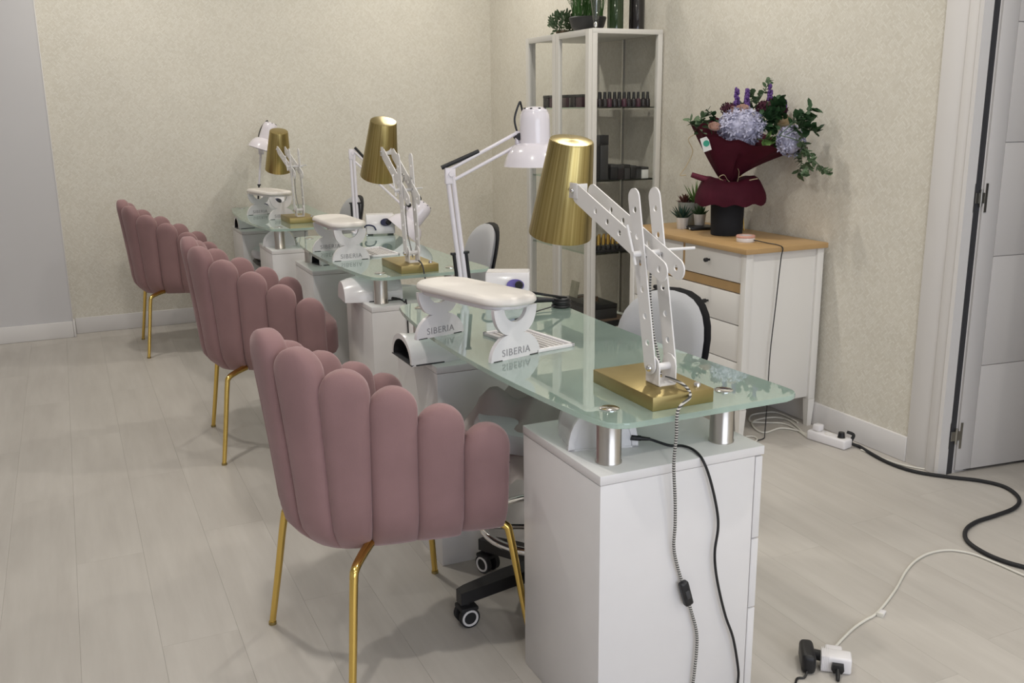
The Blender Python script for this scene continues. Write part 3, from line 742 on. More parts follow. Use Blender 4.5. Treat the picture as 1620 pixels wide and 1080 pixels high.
def lead(label, pts, r=.003, m_='black', plug=True):
    t = thing('power_lead', label, 'cord', tuple(pts[0])); q = rel(pts, pts[0])
    MB().tube(q, r, 8, 8).build('cord', m_, t, 60)
    if plug:
        d_ = (Vector(q[1])-Vector(q[0])).normalized(); pl = MB(); pl.cyl(-d_*.004, d_*.018, .0062, .006, 12); pl.cyl(d_*.018, d_*.04, .0052, .0036, 10); pl.build('plug', m_, t)
    return t
zz = ZP+.022
lp = [on((1001, 692), 2, zz), on((1025, 694), 2, ZP+.016), on((1058, 704), 2, ZP+.004), on((1080, 705), 2, ZP+.004), on((1098, 712), 2, ZP+.004)]
yl = [1.541, 1.536, 1.536, 1.536, 1.536, 1.536, 1.536, 1.536, 1.536, 1.536]
for px, y_ in zip([(1112, 728), (1124, 760), (1134, 805), (1136, 835), (1131, 870), (1132, 900), (1138, 935), (1148, 975), (1160, 1010), (1168, 1060)], yl): lp.append(on(px, 1, y_))
e_ = on((1168, 1090), 1, 1.536); lp += [e_, Vector((e_.x, 1.50, .004)), Vector((e_.x+.15, 1.42, .004))]
lead('thin black power lead draped over the nearest white pedestal', lp)
c2_ = on((622, 472), 2, ZP+.02)
lead('short black power lead on the near pedestal of the middle desk', [c2_, on((632, 473), 2, ZP+.012), on((640, 478), 2, ZP+.004), Vector((on((648, 484), 2, ZP).x, y2-.004, ZP-.01)), Vector((on((650, 484), 2, ZP).x, y2-.006, .3)), Vector((on((650, 484), 2, ZP).x, y2-.02, .004)), Vector((x2+.4, y2-.1, .004))], .0028)
lead('short black power lead on the near pedestal of the farthest desk', [on((463, 376), 2, ZP+.02), on((470, 376), 2, ZP+.01), on((478, 378), 2, ZP+.004), Vector((x3+.33, y3-.004, ZP-.01)), Vector((x3+.33, y3-.006, .3)), Vector((x3+.33, y3-.02, .004))], .0028)

# ------------------------------------------------------------------ dust collector frames on the glass
def dust_frame(label, c, rz, w=.13, L=.24):
    t = thing('dust_collector', label, 'dust collector', c, rz, 'flat white dust collectors on the glass')
    f = MB()
    for a in ((-w/2, -w/2+.010, -L/2, L/2), (w/2-.010, w/2, -L/2, L/2), (-w/2, w/2, -L/2, -L/2+.010), (-w/2, w/2, L/2-.010, L/2)): f.bx(*a, 0, .009, .0015)
    f.build('rim', 'plastic', t)
    MB().bx(-w/2+.01, w/2-.01, -L/2+.01, L/2-.01, 0, .003).build('filter', 'mesh', t)
    for i in range(7):
        x = -w/2+.018+i*(w-.036)/6; MB().bx(x-.002, x+.002, -L/2+.011, L/2-.011, .003, .005).build('slat', 'plastic', t)
    return t
dust_frame('flat white rimmed dust collector beside the lettered arm rest', (1.072, 2.225, ZG), math.radians(9), .125, .25)
dust_frame('flat white dust collector beside the middle arm rest', (1.19, 3.98, ZG), math.radians(2), .13, .25)

# handpiece, coiled lead and pen on the nearest desk
cp = on((888, 480), 2, ZG+.012)
hp = thing('handpiece_lead', 'coiled black handpiece lead lying on the nearest glass desk', 'cord', (cp.x, cp.y, ZG))
co = MB()
for i in range(4): co.torus((0, 0, .006+i*.007), .026-.003*(i % 2), .0055, None, 24, 8)
co.build('coil', 'black', hp)
a, b = on((845, 474), 2, ZG+.03)-Vector((cp.x, cp.y, ZG)), Vector((-.02, .0, .025))
MB().cyl(a, b, .010, .006, 12).build('handpiece', 'black', hp)
MB().tube([on((838, 462), 2, ZG+.06)-Vector((cp.x, cp.y, ZG)), on((862, 466), 2, ZG+.055)-Vector((cp.x, cp.y, ZG)), (.02, 0, .028)], .004, 8).build('lead', 'black', hp)
MB().tube([(-.02, -.01, .01), on((850, 492), 2, ZG+.004)-Vector((cp.x, cp.y, ZG)), on((815, 505), 2, ZG+.004)-Vector((cp.x, cp.y, ZG))], .002, 6).build('thin_lead', 'darkgrey', hp)

# ------------------------------------------------------------------ technician stools
def make_stool():
    t = thing('stool', 'x', 'stool', group='grey rolling stools behind the desks')
    for k in range(5):
        a = math.radians(170-72*k); d = Vector((math.cos(a), math.sin(a), 0)); e = d*.26
        ar_ = MB(); q = d.orthogonal().normalized(); sd = Vector((-d.y, d.x, 0))
        ar_.rings([[d*r+sd*s*wd+Vector((0, 0, z)) for s, z in ((-1, zt-.035), (1, zt-.035), (1, zt), (-1, zt))] for r, wd, zt in ((.03, .028, .13), (.14, .026, .122), (.26, .020, .105), (.282, .016, .10))])
        arm = ar_.build('base_arm', 'black', t, 30)
        ca = MB(); c = e+Vector((0, 0, .028))
        for s in (-1, 1): ca.cyl(c+sd*s*.010, c+sd*s*.024, .028, n=20)
        ca.cyl(c+Vector((0, 0, .01)), e+Vector((0, 0, .085)), .009, n=10); ca.box(c+Vector((0, 0, .024)), (.05, .05, .012), Rz(a).to_3x3(), .004)
        cw = ca.build('castor', 'rubber', arm)
        for s in (-1, 1): MB().torus(c+sd*s*.0245, .020, .0032, align(sd), 24, 6).build('castor_ring', 'plastic', arm)
    MB().lathe([(.045, .09), (.045, .135), (.028, .16), (.026, .30), (.017, .305), (.017, .46)], 20).build('gas_column', 'chrome', t)
    ft = MB(); ft.torus((0, 0, .235), .19, .011, None, 40, 10)
    for k in range(3):
        a = 2*PI*k/3+.5; ft.cyl((.02*math.cos(a), .02*math.sin(a), .225), (.185*math.cos(a), .185*math.sin(a), .235), .008, n=10)
    ft.build('foot_ring', 'chrome', t)
    MB().lathe([(.05, .385), (.10, .395), (.185, .455), (.202, .475), (.19, .488), (.001, .488)], 36).build('seat_shell', 'black', t)
    MB().lathe([(.185, .488), (.205, .50), (.208, .525), (.195, .545), (.15, .552), (.001, .553)], 36).build('seat', 'greyfab', t)
    MB().tube([(.10, 0, .44), (.32, 0, .44), (.43, 0, .48), (.456, 0, .56), (.445, 0, .64)], .011, 8, 6, flat=2.2).build('back_bracket', 'black', t)
    MB().cyl((.1, -.16, .45), (.1, -.24, .44), .006, .008, 8).build('height_lever', 'black', t)
    # backrest, an oval pad curved around the sitter
    def pad(off, th, sc):
        n = 28; rows = 9; R_ = []
        pts = []
        mb = MB()
        grid = {}
        for side in (0, 1):
            for j in range(rows+1):
                rr_ = j/rows
                for i in range(n):
                    a = 2*PI*i/n; yy_ = math.copysign(abs(math.cos(a))**.85, math.cos(a))*.170*rr_*sc; zz_ = math.copysign(abs(math.sin(a))**.85, math.sin(a))*.15*rr_*sc
                    edge = math.sqrt(max(0, 1-rr_**3))
                    x = .42-1.1*yy_**2+off+(1 if side else -1)*th/2*edge+.22*zz_
                    grid[side, j, i] = mb.bm.verts.new((x, yy_, .675+zz_)) if not (side and j == rows) else grid[0, rows, i]
                    if j == 0 and i > 0: mb.bm.verts.remove(grid[side, j, i]); grid[side, j, i] = grid[side, 0, 0]
        for side in (0, 1):
            for j in range(rows):
                for i in range(n):
                    vs = [grid[side, j, i], grid[side, j+1, i], grid[side, j+1, (i+1) % n], grid[side, j, (i+1) % n]]
                    u = []
                    for v in vs:
                        if v not in u: u.append(v)
                    try: mb.bm.faces.new(u)
                    except ValueError: pass
        return mb
    pad(0, .045, 1).build('backrest', 'greyfab', t, 60)
    pad(.024, .02, 1.035).build('backrest_shell', 'black', t, 60)
    return t
stool = make_stool()
SL = ['grey round backed rolling stool pushed under the nearest glass desk', 'grey round backed rolling stool behind the middle glass desk', 'grey round backed rolling stool behind the farthest glass desk']
for i, (x, y, a) in enumerate([(1.105, 2.15, 12), (1.285, 4.02, -2), (1.16, 5.72, 4)]):
    o = stool if i == 0 else dup(stool)
    o.location = (x, y, 0); o.rotation_euler = (0, 0, math.radians(a)); o['label'] = SL[i]
# crumpled towel over the seat of the nearest stool
tw = MB(); nu, nv = 22, 22; g_ = {}
for i in range(nu+1):
    for j in range(nv+1):
        u = i/nu*2-1; v = j/nv*2-1; r_ = math.hypot(u, v)
        x = u*.185; y = v*.2; z = .575+.018*math.sin(7*u+3*v)+.014*math.sin(9*v-4*u+1)+.01*math.sin(13*u*v+2)
        if u < -.2: z -= (-.2-u)*.16; x = -.037-(-.2-u)*.11
        g_[i, j] = tw.bm.verts.new((x-.02+.01*math.sin(6*v), y+.008*math.sin(8*u), z))
for i in range(nu):
    for j in range(nv): tw.bm.faces.new((g_[i, j], g_[i+1, j], g_[i+1, j+1], g_[i, j+1]))
ge = bmesh.ops.solidify(tw.bm, geom=list(tw.bm.faces), thickness=.006)
o = tw.build('towel', 'translgrey', None, 80); o.location = (1.055, 2.11, .002); o.rotation_euler = (0, 0, .25)
tag(o, 'crumpled pale grey towel on the stool under the nearest desk', 'towel')

# ------------------------------------------------------------------ sideboard
SX0, SX1, SY0, SY1, SH = 2.405, 2.800, 2.995, 3.86, .79
sb = thing('sideboard', 'white chest of drawers with oak top and slim legs against the right wall', 'sideboard', (SX0, SY0, 0))
Lx, Ly = SX1-SX0, SY1-SY0
MB().bx(-.018, Lx+.004, -.018, Ly+.018, SH-.022, SH, .003).build('top', 'oak', sb)
MB().bx(.025, Lx-.02, .012, Ly-.012, .13, SH-.022, .002).build('body', 'sbwhite', sb)
MB().bx(.02, Lx-.012, .018, .030, .128, SH-.05).build('side_panel', 'sbwhite', sb)
for ax in (0, 1):
    for ay in (0, 1):
        cx, cy = (0.0 if not ax else Lx-.034), (0.0 if not ay else Ly-.034)
        lg = MB(); lg.bx(cx, cx+.034, cy, cy+.034, .12, SH-.022, .003)
        lg.rings([[Vector((cx+.017+sx*s, cy+.017+sy*s, z)) for sx, sy in ((-1, -1), (1, -1), (1, 1), (-1, 1))] for z, s in ((0, .011), (.12, .017))])
        lg.build('leg', 'sbwhite', sb)
MB().bx(.012, .03, .034, Ly-.034, .602, .640).build('rail', 'oak', sb)
MB().bx(.006, .03, Ly/2-.007, Ly/2+.007, .640, SH-.022).build('divider', 'oak', sb)
kn_me = MB().lathe([(.0045, 0), (.0045, .010), (.009, .013), (.0095, .024), (.007, .027), (.001, .027)], 14, Ry(-PI/2)).mesh('knob', 'black')
def drawer(y0, y1, z0, z1, knobs, dx=0):
    d = MB().bx(.004-dx, .024, y0, y1, z0, z1, .002).build('drawer', 'sbwhite', sb)
    for ky, kz in knobs: place(kn_me, 'knob', d, (.004-dx, ky, kz))
mid = Ly/2; kz = .714
drawer(.037, mid-.009, .645, SH-.026, [(mid/2+.03, kz)]); drawer(mid+.009, Ly-.037, .645, SH-.026, [(mid*1.5-.03, kz)])
for z0, z1 in ((.472, .598), (.318, .468), (.140, .314)):
    drawer(.037, Ly-.037, z0, z1, [(mid/2+.03, (z0+z1)/2+.005), (mid*1.5-.03, (z0+z1)/2+.005)])

# ------------------------------------------------------------------ bouquet
BQ = Vector((2.60, 3.385, SH))
bq = thing('bouquet', 'flower bouquet in burgundy wrap standing in a black pot on the sideboard', 'bouquet', BQ, -YAW)
# local X = along the photo's right, Y = away, Z up
MB().lathe([(.064, 0), (.068, .003), (.074, .19), (.074, .2), (.068, .2), (.066, .19), (.06, .01)], 32).build('pot', 'potblack', bq)
def surf(fn, nu, nv, name, m_, par, th=.0016, ang=70):
    mb = MB(); g = {}
    for i in range(nu):
        for j in range(nv+1): g[i, j] = mb.bm.verts.new(fn(2*PI*i/nu, j/nv))
    for i in range(nu):
        for j in range(nv): mb.bm.faces.new((g[i, j], g[(i+1) % nu, j], g[(i+1) % nu, j+1], g[i, j+1]))
    bmesh.ops.solidify(mb.bm, geom=list(mb.bm.faces), thickness=th)
    return mb.build(name, m_, par, ang)
def skirt(a, v):
    lobe = .5+.5*math.cos(2*a); R_ = .125+.034*lobe+.005*math.sin(5*a+2)-.012*max(0, -math.cos(a))
    r = .03+(R_-.03)*math.sin(v*PI*.55)**.9
    z = .232+.022*math.sin(min(1, v*1.6)*PI)*lobe-.12*max(0, v-.35)**1.2*1.35+.006*math.sin(9*a+3)*v
    return Vector((r*math.cos(a), min(r*math.sin(a), .13), z))
surf(skirt, 48, 12, 'wrap_skirt', 'burg', bq)
def cone(a, v):
    ca, sa = math.cos(a), math.sin(a)
    R_ = .165+.115*max(0, ca)**1.5+.015*math.sin(5*a+1)
    top = .44-.075*max(0, ca)**1.3+.02*max(0, -ca)-.035*max(0, -sa)**2+.05*max(0, sa)
    r = .026+(R_-.026)*v**(.85 if ca < 0 else 1.15); z = .225+(top-.225)*(v**(1.0 if ca < 0 else .75))+.006*math.sin(11*a)*v
    y = r*sa
    return Vector((r*ca, y*(.75 if sa > 0 else 1), z))
surf(cone, 56, 12, 'wrap_cone', 'burg', bq)
MB().tube([(-.165, -.02, .262), (-.12, -.025, .247), (-.06, -.03, .232), (-.02, -.04, .225)], lambda u: .011+.006*u, 10).build('rolled_corner', 'burg', bq)
def petals(c, r, n, pr_, m_, name, fold=.35, seed=1, parent=bq):
    rnd = random.Random(seed); mb = MB()
    for i in range(n):
        z = rnd.uniform(-.95, 1); a = rnd.uniform(0, 2*PI); s = math.sqrt(1-min(1, z*z))
        d = Vector((s*math.cos(a), s*math.sin(a), z)); p = Vector(c)+Vector((d.x*r[0], d.y*r[1], d.z*r[2]))*rnd.uniform(.9, 1.06)
        rm_ = align((d+Vector((rnd.uniform(-.5, .5), rnd.uniform(-.5, .5), rnd.uniform(-.5, .5)))).normalized())
        b_ = rnd.uniform(0, 2*PI)
        for q in range(4):
            t_ = b_+q*PI/2; pts_ = [(0, 0, -.002), (pr_*.55*math.cos(t_-.6), pr_*.55*math.sin(t_-.6), .002), (pr_*math.cos(t_), pr_*math.sin(t_), pr_*fold), (pr_*.55*math.cos(t_+.6), pr_*.55*math.sin(t_+.6), .002)]
            vs = [mb.bm.verts.new(p+(rm_ @ Vector(x))) for x in pts_]; mb.bm.faces.new(vs)
    mb.sphere(c, 1, 14, (r[0]*.88, r[1]*.88, r[2]*.88))
    return mb.build(name, m_, parent, 30)
petals((.030, -.062, .458), (.094, .08, .076), 300, .016, 'hydra', 'hydrangea', seed=1)
petals((.242, -.03, .405), (.052, .05, .06), 130, .015, 'hydra', 'hydrangea', seed=2)
def rose_(c, r, m_, seed, axis=(0, -.5, .85)):
    rnd = random.Random(seed); mb = MB(); rm_ = align(axis)
    for ring, (rr_, zz_, n) in enumerate(((.35, .9, 4), (.65, .75, 5), (1, .5, 6))):
        for i in range(n):
            a = 2*PI*i/n+ring*.5; g = {}
            for u in range(4):
                for v in range(4):
                    th = a+(u/3-.5)*2*PI/n*1.35; h_ = v/3; rad = r*rr_*(.35+.65*math.sin(h_*PI*.55)); z = r*zz_*h_*1.2-.2*r+(r*.12*math.sin(u/3*PI) if v == 3 else 0)
                    g[u, v] = mb.bm.verts.new(Vector(c)+(rm_ @ Vector((rad*math.cos(th), rad*math.sin(th), z))))
            for u in range(3):
                for v in range(3): mb.bm.faces.new((g[u, v], g[u+1, v], g[u+1, v+1], g[u, v+1]))
    mb.sphere(c, r*.3, 8)
    return mb.build('rose', m_, bq, 60)
rose_((.036, -.05, .520), .034, 'rose', 1); rose_((-.005, -.035, .515), .030, 'rose', 2); rose_((.200, -.04, .475), .042, 'cream', 3); rose_((-.085, -.07, .455), .028, 'rose', 4)
petals((-.012, -.01, .535), (.035, .035, .022), 50, .012, 'dred', 'dark_bloom', seed=5)
petals((.155, -.02, .535), (.052, .045, .032), 80, .014, 'dred', 'dark_bloom', seed=6)
petals((.205, .01, .525), (.03, .03, .02), 40, .012, 'dred', 'dark_bloom', seed=8)
for i, (x, y, z0, h_) in enumerate([(.020, 0, .545, .072), (.066, .01, .54, .072), (.163, .01, .545, .085), (.222, .0, .515, .05)]):
    rnd = random.Random(i+20); mb = MB(); mb.cyl((x, y, z0-.12), (x, y, z0+h_), .0025, n=6)
    for k in range(46):
        t_ = rnd.random(); a = rnd.uniform(0, 2*PI); r_ = .013*(1-.5*t_)
        mb.sphere((x+r_*math.cos(a)*.8, y+r_*math.sin(a)*.8, z0+t_*h_), .0055, 6, (1, 1, 1.4))
    mb.build('lavender_spike', 'lav', bq, 60)
leaf_me = {}
def leaf(mb, p, d, up, L, W):
    d = Vector(d).normalized(); s = d.cross(Vector(up)); s = s.normalized() if s.length > .01 else d.orthogonal().normalized(); n_ = s.cross(d)
    pts_ = [p, p+d*L*.35+s*W*.5+n_*L*.06, p+d*L*.75+s*W*.42+n_*L*.05, p+d*L, p+d*L*.75-s*W*.42+n_*L*.05, p+d*L*.35-s*W*.5+n_*L*.06]
    mid_ = p+d*L*.5-n_*L*.03; vs = [mb.bm.verts.new(x) for x in pts_]; c_ = mb.bm.verts.new(mid_)
    for i in range(6): mb.bm.faces.new((vs[i], vs[(i+1) % 6], c_))
def sprig(pts, n, L, W, m_, seed, par, name='eucalyptus_sprig', spread=1.0, r=.0018):
    rnd = random.Random(seed); mb = MB(); P = [Vector(p) for p in pts]
    mb.tube(P, r, 5, 5)
    for k in range(n):
        t_ = .25+.75*k/max(1, n-1); x = t_*(len(P)-1); i = min(int(x), len(P)-2); p = P[i].lerp(P[i+1], x-i); ax = (P[i+1]-P[i]).normalized()
        rv = Vector((rnd.uniform(-1, 1), rnd.uniform(-1, 1), rnd.uniform(-1, 1))); rv = (rv-ax*rv.dot(ax)).normalized()
        leaf(mb, p, (rv*spread+ax*.45), (rnd.uniform(-1, 1), rnd.uniform(-1, 1), 1), L*rnd.uniform(.75, 1.15), W*rnd.uniform(.8, 1.2))
    return mb.build(name, m_, par, 60)
sprig([(-.08, 0, .40), (-.13, -.01, .445), (-.185, -.01, .485)], 13, .036, .028, 'leaf', 1, bq)
sprig([(-.08, -.03, .42), (-.105, -.04, .47), (-.14, -.04, .50)], 14, .04, .03, 'leaf', 11, bq)
sprig([(.07, .02, .50), (.115, .02, .56), (.15, .02, .625), (.165, .02, .650)], 22, .026, .022, 'leaf', 2, bq)
sprig([(.06, .03, .50), (.085, .03, .56), (.10, .03, .595)], 16, .03, .024, 'leaf', 3, bq)
sprig([(.20, .02, .43), (.27, .02, .49), (.32, -.0, .535)], 26, .045, .026, 'leafd', 4, bq)
sprig([(.22, 0, .43), (.29, -.0, .46), (.335, -.03, .44)], 26, .042, .028, 'leafd', 5, bq)
sprig([(.20, .01, .43), (.29, -.01, .40), (.32, -.02, .34), (.315, -.03, .275)], 34, .034, .024, 'leaf', 6, bq)
sprig([(.30, -.01, .38), (.345, -.03, .32), (.385, -.05, .29)], 16, .03, .022, 'leaf', 7, bq)
sprig([(.06, -.06, .44), (.12, -.08, .47), (.17, -.08, .46)], 26, .046, .03, 'leafd', 8, bq)
sprig([(.09, -.09, .41), (.14, -.11, .405), (.20, -.11, .395)], 22, .042, .034, 'leafl', 9, bq)
sprig([(.10, .0, .48), (.17, .02, .53), (.21, .03, .57)], 26, .045, .026, 'leafd', 10, bq)
sprig([(-.02, .03, .45), (.02, .04, .52), (.05, .05, .56)], 22, .04, .026, 'leafd', 12, bq)
sprig([(.23, -.03, .46), (.27, -.05, .50), (.30, -.06, .48)], 26, .04, .028, 'leafd', 14, bq)
sprig([(.12, -.05, .47), (.15, -.07, .50), (.20, -.07, .515)], 26, .042, .026, 'leafd', 15, bq)
sprig([(.24, -.03, .40), (.28, -.05, .36), (.285, -.05, .30), (.27, -.06, .265)], 26, .034, .024, 'leaf', 16, bq)
sprig([(-.06, .03, .43), (-.06, .03, .49), (-.10, .02, .53)], 20, .035, .02, 'leafd', 13, bq)
MB().tube([(-.02, -.045, .228), (-.055, -.06, .25), (-.035, -.065, .262), (-.012, -.055, .235), (.02, -.06, .225), (.028, -.065, .27), (.022, -.06, .29)], .004, 6, 6, flat=.4).build('raffia_bow', 'raffia', bq)
MB().tube([(-.012, -.055, .232), (.03, -.07, .218), (.07, -.07, .238), (.11, -.06, .245)], .0035, 6, 6, flat=.4).build('raffia_tail', 'raffia', bq)
MB().tube([(-.16, -.03, .43), (-.185, -.03, .41), (-.165, -.03, .36), (-.19, -.03, .30), (-.215, -.03, .262), (-.19, -.035, .262)], .0022, 6, 6).build('curled_ribbon', 'raffia', bq)
tg = MB().box((-.128, -.118, .393), (.034, .0015, .058), Matrix.Rotation(-.32, 3, 'Y'), 0).build('gift_tag', 'tagw', bq)
MB().lathe([(.001, -.001), (.013, -.001), (.013, .001), (.001, .001)], 20, T(-.126, -.1195, .396) @ Rx(PI/2)).build('green_mark', 'taggreen', tg)

# keep everything clear of the papered wall behind it
for ch in list(bq.children):
    vs = ch.data.vertices; lim = XR-.012-BQ.x
    soft = ch.name.startswith('wrap')
    if soft:
        for v in vs:
            cap = (lim-.908*v.co.x)/.419
            if v.co.y > cap: v.co.y = cap
    else:
        sh_ = max(0, max(v.co.y-(lim-.908*v.co.x)/.419 for v in vs))
        for v in vs: v.co.y -= sh_; v.co.x -= sh_*.235

# ------------------------------------------------------------------ small plants and things on the sideboard
def pot_plant(name, label, loc, r, h, pot_m, rows, leaf_m, cat='plant', group=None):
    t = thing(name, label, cat, loc, 0, group)
    MB().lathe([(r*.78, 0), (r*.8, .002), (r, h-.002), (r, h), (r*.9, h), (r*.86, h-.012), (.001, h-.012)], 24).build('pot', pot_m, t)
    mb = MB(); rnd = random.Random(len(label))
    for n, L, W, tilt, off in rows:
        for i in range(n):
            a = 2*PI*i/n+rnd.uniform(-.2, .2)+tilt; d = Vector((math.cos(a)*math.sin(tilt), math.sin(a)*math.sin(tilt), math.cos(tilt)))
            p = Vector((off[0]+.004*math.cos(a), off[1]+.004*math.sin(a), h-.012)); q = p+d*L*rnd.uniform(.85, 1.1)
            s = d.cross(Vector((0, 0, 1))).normalized() if abs(d.z) < .99 else Vector((1, 0, 0)); m_ = p.lerp(q, .4); th = d.cross(s)*W*.28
            v = [mb.bm.verts.new(x) for x in (p-s*W*.3, p+s*W*.3, m_+s*W*.5, q, m_-s*W*.5)]; b_ = mb.bm.verts.new(m_-th); tp_ = mb.bm.verts.new(m_+th)
            for c_ in (b_, tp_):
                for e1, e2 in zip(v, v[1:]+v[:1]): mb.bm.faces.new((e1, e2, c_))
    mb.build('leaves', leaf_m, t, 30)
    return t
G = 'succulents in pots on the sideboard'
pos = on((1081, 355), 2, SH)
pot_plant('potted_succulent', 'dark spiky succulent in a small white pot, leftmost on the sideboard', (2.555, 3.655, SH), .029, .052, 'potwhite', [(9, .075, .015, .95, (0, 0)), (9, .08, .014, .6, (0, 0)), (5, .08, .012, .25, (0, 0))], 'agave', group=G)
pot_plant('potted_succulent', 'green succulent in a small white pot beside the burgundy wrap', (2.630, 3.625, SH+.016), .029, .050, 'potwhite', [(10, .055, .016, .9, (0, 0)), (8, .062, .015, .45, (0, 0)), (4, .062, .013, .15, (0, 0))], 'leafd', group=G)
t = pot_plant('potted_succulent', 'grey stone planter holding a green and a reddish succulent', (2.655, 3.735, SH), .060, .112, 'potgrey', [(14, .085, .011, .95, (.022, -.012)), (14, .105, .011, .55, (.022, -.012)), (8, .11, .010, .22, (.022, -.012))], 'leafl', group=G)
mb = MB(); rnd = random.Random(3)
for ring_, (n, tl, L) in enumerate(((10, 1.0, .05), (9, .6, .06), (5, .25, .06))):
    for i in range(n):
        a = 2*PI*i/n+ring_*.4; d = Vector((math.cos(a)*math.sin(tl), math.sin(a)*math.sin(tl), math.cos(tl))); leaf(mb, Vector((-.03, .005, .093)), d, (0, 0, 1), L, .014)
mb.build('red_leaves', 'redsucc', t, 30)
# stacked dark case under the second succulent
t = thing('flat_case', 'flat black glass case with pale edges under the green succulent', 'case', (2.615, 3.60, SH), -.25)
MB().bx(-.06, .06, -.05, .05, .002, .014, .002).build('lid', 'black', t); MB().bx(-.055, .055, -.045, .045, 0, .003).build('underside', 'darkgrey', t)
for y in (-.03, .02): MB().bx(-.0615, -.0605, y-.008, y+.008, .004, .011).build('pale_mark', 'tagw', t)
# small picture frame leaning on the wall behind
t = thing('picture_frame', 'small dark framed picture behind the potted succulents', 'picture frame', (2.765, 3.62, SH), 0)
f = MB()
for a in ((-.005, .005, -.08, -.07, 0, .12), (-.005, .005, .07, .08, 0, .12), (-.005, .005, -.08, .08, 0, .010), (-.005, .005, -.08, .08, .11, .12)): f.bx(*a, .001)
f.build('frame', 'boxdark', t); MB().bx(-.002, .003, -.07, .07, .01, .11).build('picture', 'card', t)
# thin gold wire stand behind the wrap
t = thing('wire_stand', 'thin brass wire triangle stand behind the burgundy wrap', 'wire stand', (2.755, 3.60, SH))
for a, b in (((0, .06, 0), (-.0, -.05, .42)), ((0, .03, 0), (0, -.07, .42)), ((0, -.14, 0), (0, -.07, .42)), ((0, .06, .004), (0, -.14, .004))): MB().cyl(a, b, .0022, n=6).build('wire', 'gold', t)
# small round speaker with lead
pk = on((1178, 376), 2, SH)
pk = Vector((2.53, 3.165, SH))
t = thing('round_speaker', 'small white and rose puck at the corner of the oak top', 'speaker', pk)
MB().lathe([(.036, 0), (.038, .003), (.038, .022), (.036, .026), (.001, .026)], 28).build('body', 'plastic', t)
MB().lathe([(.0385, .017), (.0392, .018), (.0392, .024), (.037, .0272), (.030, .0275), (.028, .0265)], 28, cap=False).build('rim', 'rosepuck', t)
ed = SY0-.026
pts = [pk+Vector((.012, -.039, .010)), Vector((2.56, 3.06, SH+.004)), Vector((2.56, 3.0, SH+.004)), Vector((2.56, ed, SH-.006)), Vector((2.555, ed+.002, SH-.05)), Vector((2.55, ed+.012, .55)), Vector((2.535, ed+.012, .35)), Vector((2.53, ed+.008, .15)), Vector((2.52, ed, .02)), Vector((2.50, ed-.02, .004)), Vector((2.46, ed-.03, .004))]
tag(MB().tube(pts, .0022, 6, 6).build('speaker_lead', 'black'), 'thin black lead hanging down the side of the sideboard', 'cord')

# ------------------------------------------------------------------ glass display cabinet
GX0, GX1, GY0, GY1, GH = 2.405, 2.810, 4.235, 4.945, 1.712
gc = thing('display_cabinet', 'tall white framed glass display cabinet in front of the papered wall', 'cabinet', (GX0, GY0, 0))
LX, LY, B0 = GX1-GX0, GY1-GY0, .165
st_ = .027
for x in (0, LX-st_):
    for y in (0, LY-st_): MB().bx(x, x+st_, y, y+st_, 0, GH-.022, .0015).build('post', 'cabwhite', gc)
MB().bx(0, LX, 0, LY, GH-.024, GH, .002).build('top', 'cabwhite', gc)
MB().bx(0.004, LX-.004, .004, LY-.004, B0, B0+.035, .002).build('bottom', 'cabwhite', gc)
for (x0, x1, y0, y1) in ((st_, LX-st_, .010, .014), (st_, LX-st_, LY-.014, LY-.010)):
    MB().bx(x0, x1, y0, y1, B0+.035, GH-.024).build('side_pane', 'pane', gc)
MB().bx(LX-.014, LX-.010, st_, LY-st_, B0+.035, GH-.024).build('back_pane', 'pane', gc)
for yc in (LY/2,): MB().bx(LX-.02, LX-.006, yc-.004, yc+.004, B0+.035, GH-.024).build('back_mullion', 'hinge', gc)
for y0, y1 in ((.001, LY/2-.0015), (LY/2+.0015, LY-.001)):
    fr_ = MB(); a = -.021; b = -.001
    fr_.bx(a, b, y0, y0+.036, B0, GH-.004, .001); fr_.bx(a, b, y1-.036, y1, B0, GH-.004, .001); fr_.bx(a, b, y0+.036, y1-.036, GH-.034, GH-.004, .001); fr_.bx(a, b, y0+.036, y1-.036, B0, B0+.04, .001)
    d = fr_.build('door', 'cabwhite', gc)
    MB().bx(-.013, -.009, y0+.036, y1-.036, B0+.04, GH-.034).build('door_pane', 'pane', d)
SHZ = [.602, .975, 1.338]
for z in SHZ:
    MB().bx(.006, LX-.016, .016, LY-.016, z-.006, z).build('shelf', 'shelfglass', gc)
    MB().bx(.0, .006, .02, LY-.02, z-.007, z+.001).build('shelf_edge', 'shelfglass', gc)
# things inside
def mini_bottle(body, cap, r, hb, hc):
    t = thing('polish_bottle', 'x', 'bottle')
    MB().lathe([(r*.95, 0), (r, .002), (r, hb*.85), (r*.6, hb), (.001, hb)], 12).build('body', body, t)
    MB().lathe([(r*.5, hb), (r*.62, hb+.001), (r*.5, hb+hc), (.001, hb+hc)], 10).build('cap', cap, t)
    return t
bA = mini_bottle('polish', 'black', .0135, .042, .032); bB = mini_bottle('polishp', 'black', .0135, .042, .032)
bG = mini_bottle('boxdark', 'gold', .0125, .026, .052)
C_in = lambda x, y, z: (GX0+x, GY0+y, z)
first = {}
ORD = ['first', 'second', 'third', 'fourth', 'fifth', 'sixth', 'seventh', 'eighth', 'ninth', 'tenth', 'eleventh', 'twelfth']
def put(src, label, group, x, y, z, rz=0):
    if src.name not in first: first[src.name] = 1; o = src
    else: o = dup(src)
    o.location = C_in(x, y, z); o['label'] = label; o['group'] = group; o.rotation_euler = (0, 0, rz)
for i in range(12):
    put(bA if i % 3 else bB, 'dark nail polish bottle, %s from left, front row of top glass shelf' % ORD[i], 'nail polish on the top shelf', .045+i*.0285, .055+.004*(i % 2), SHZ[2])
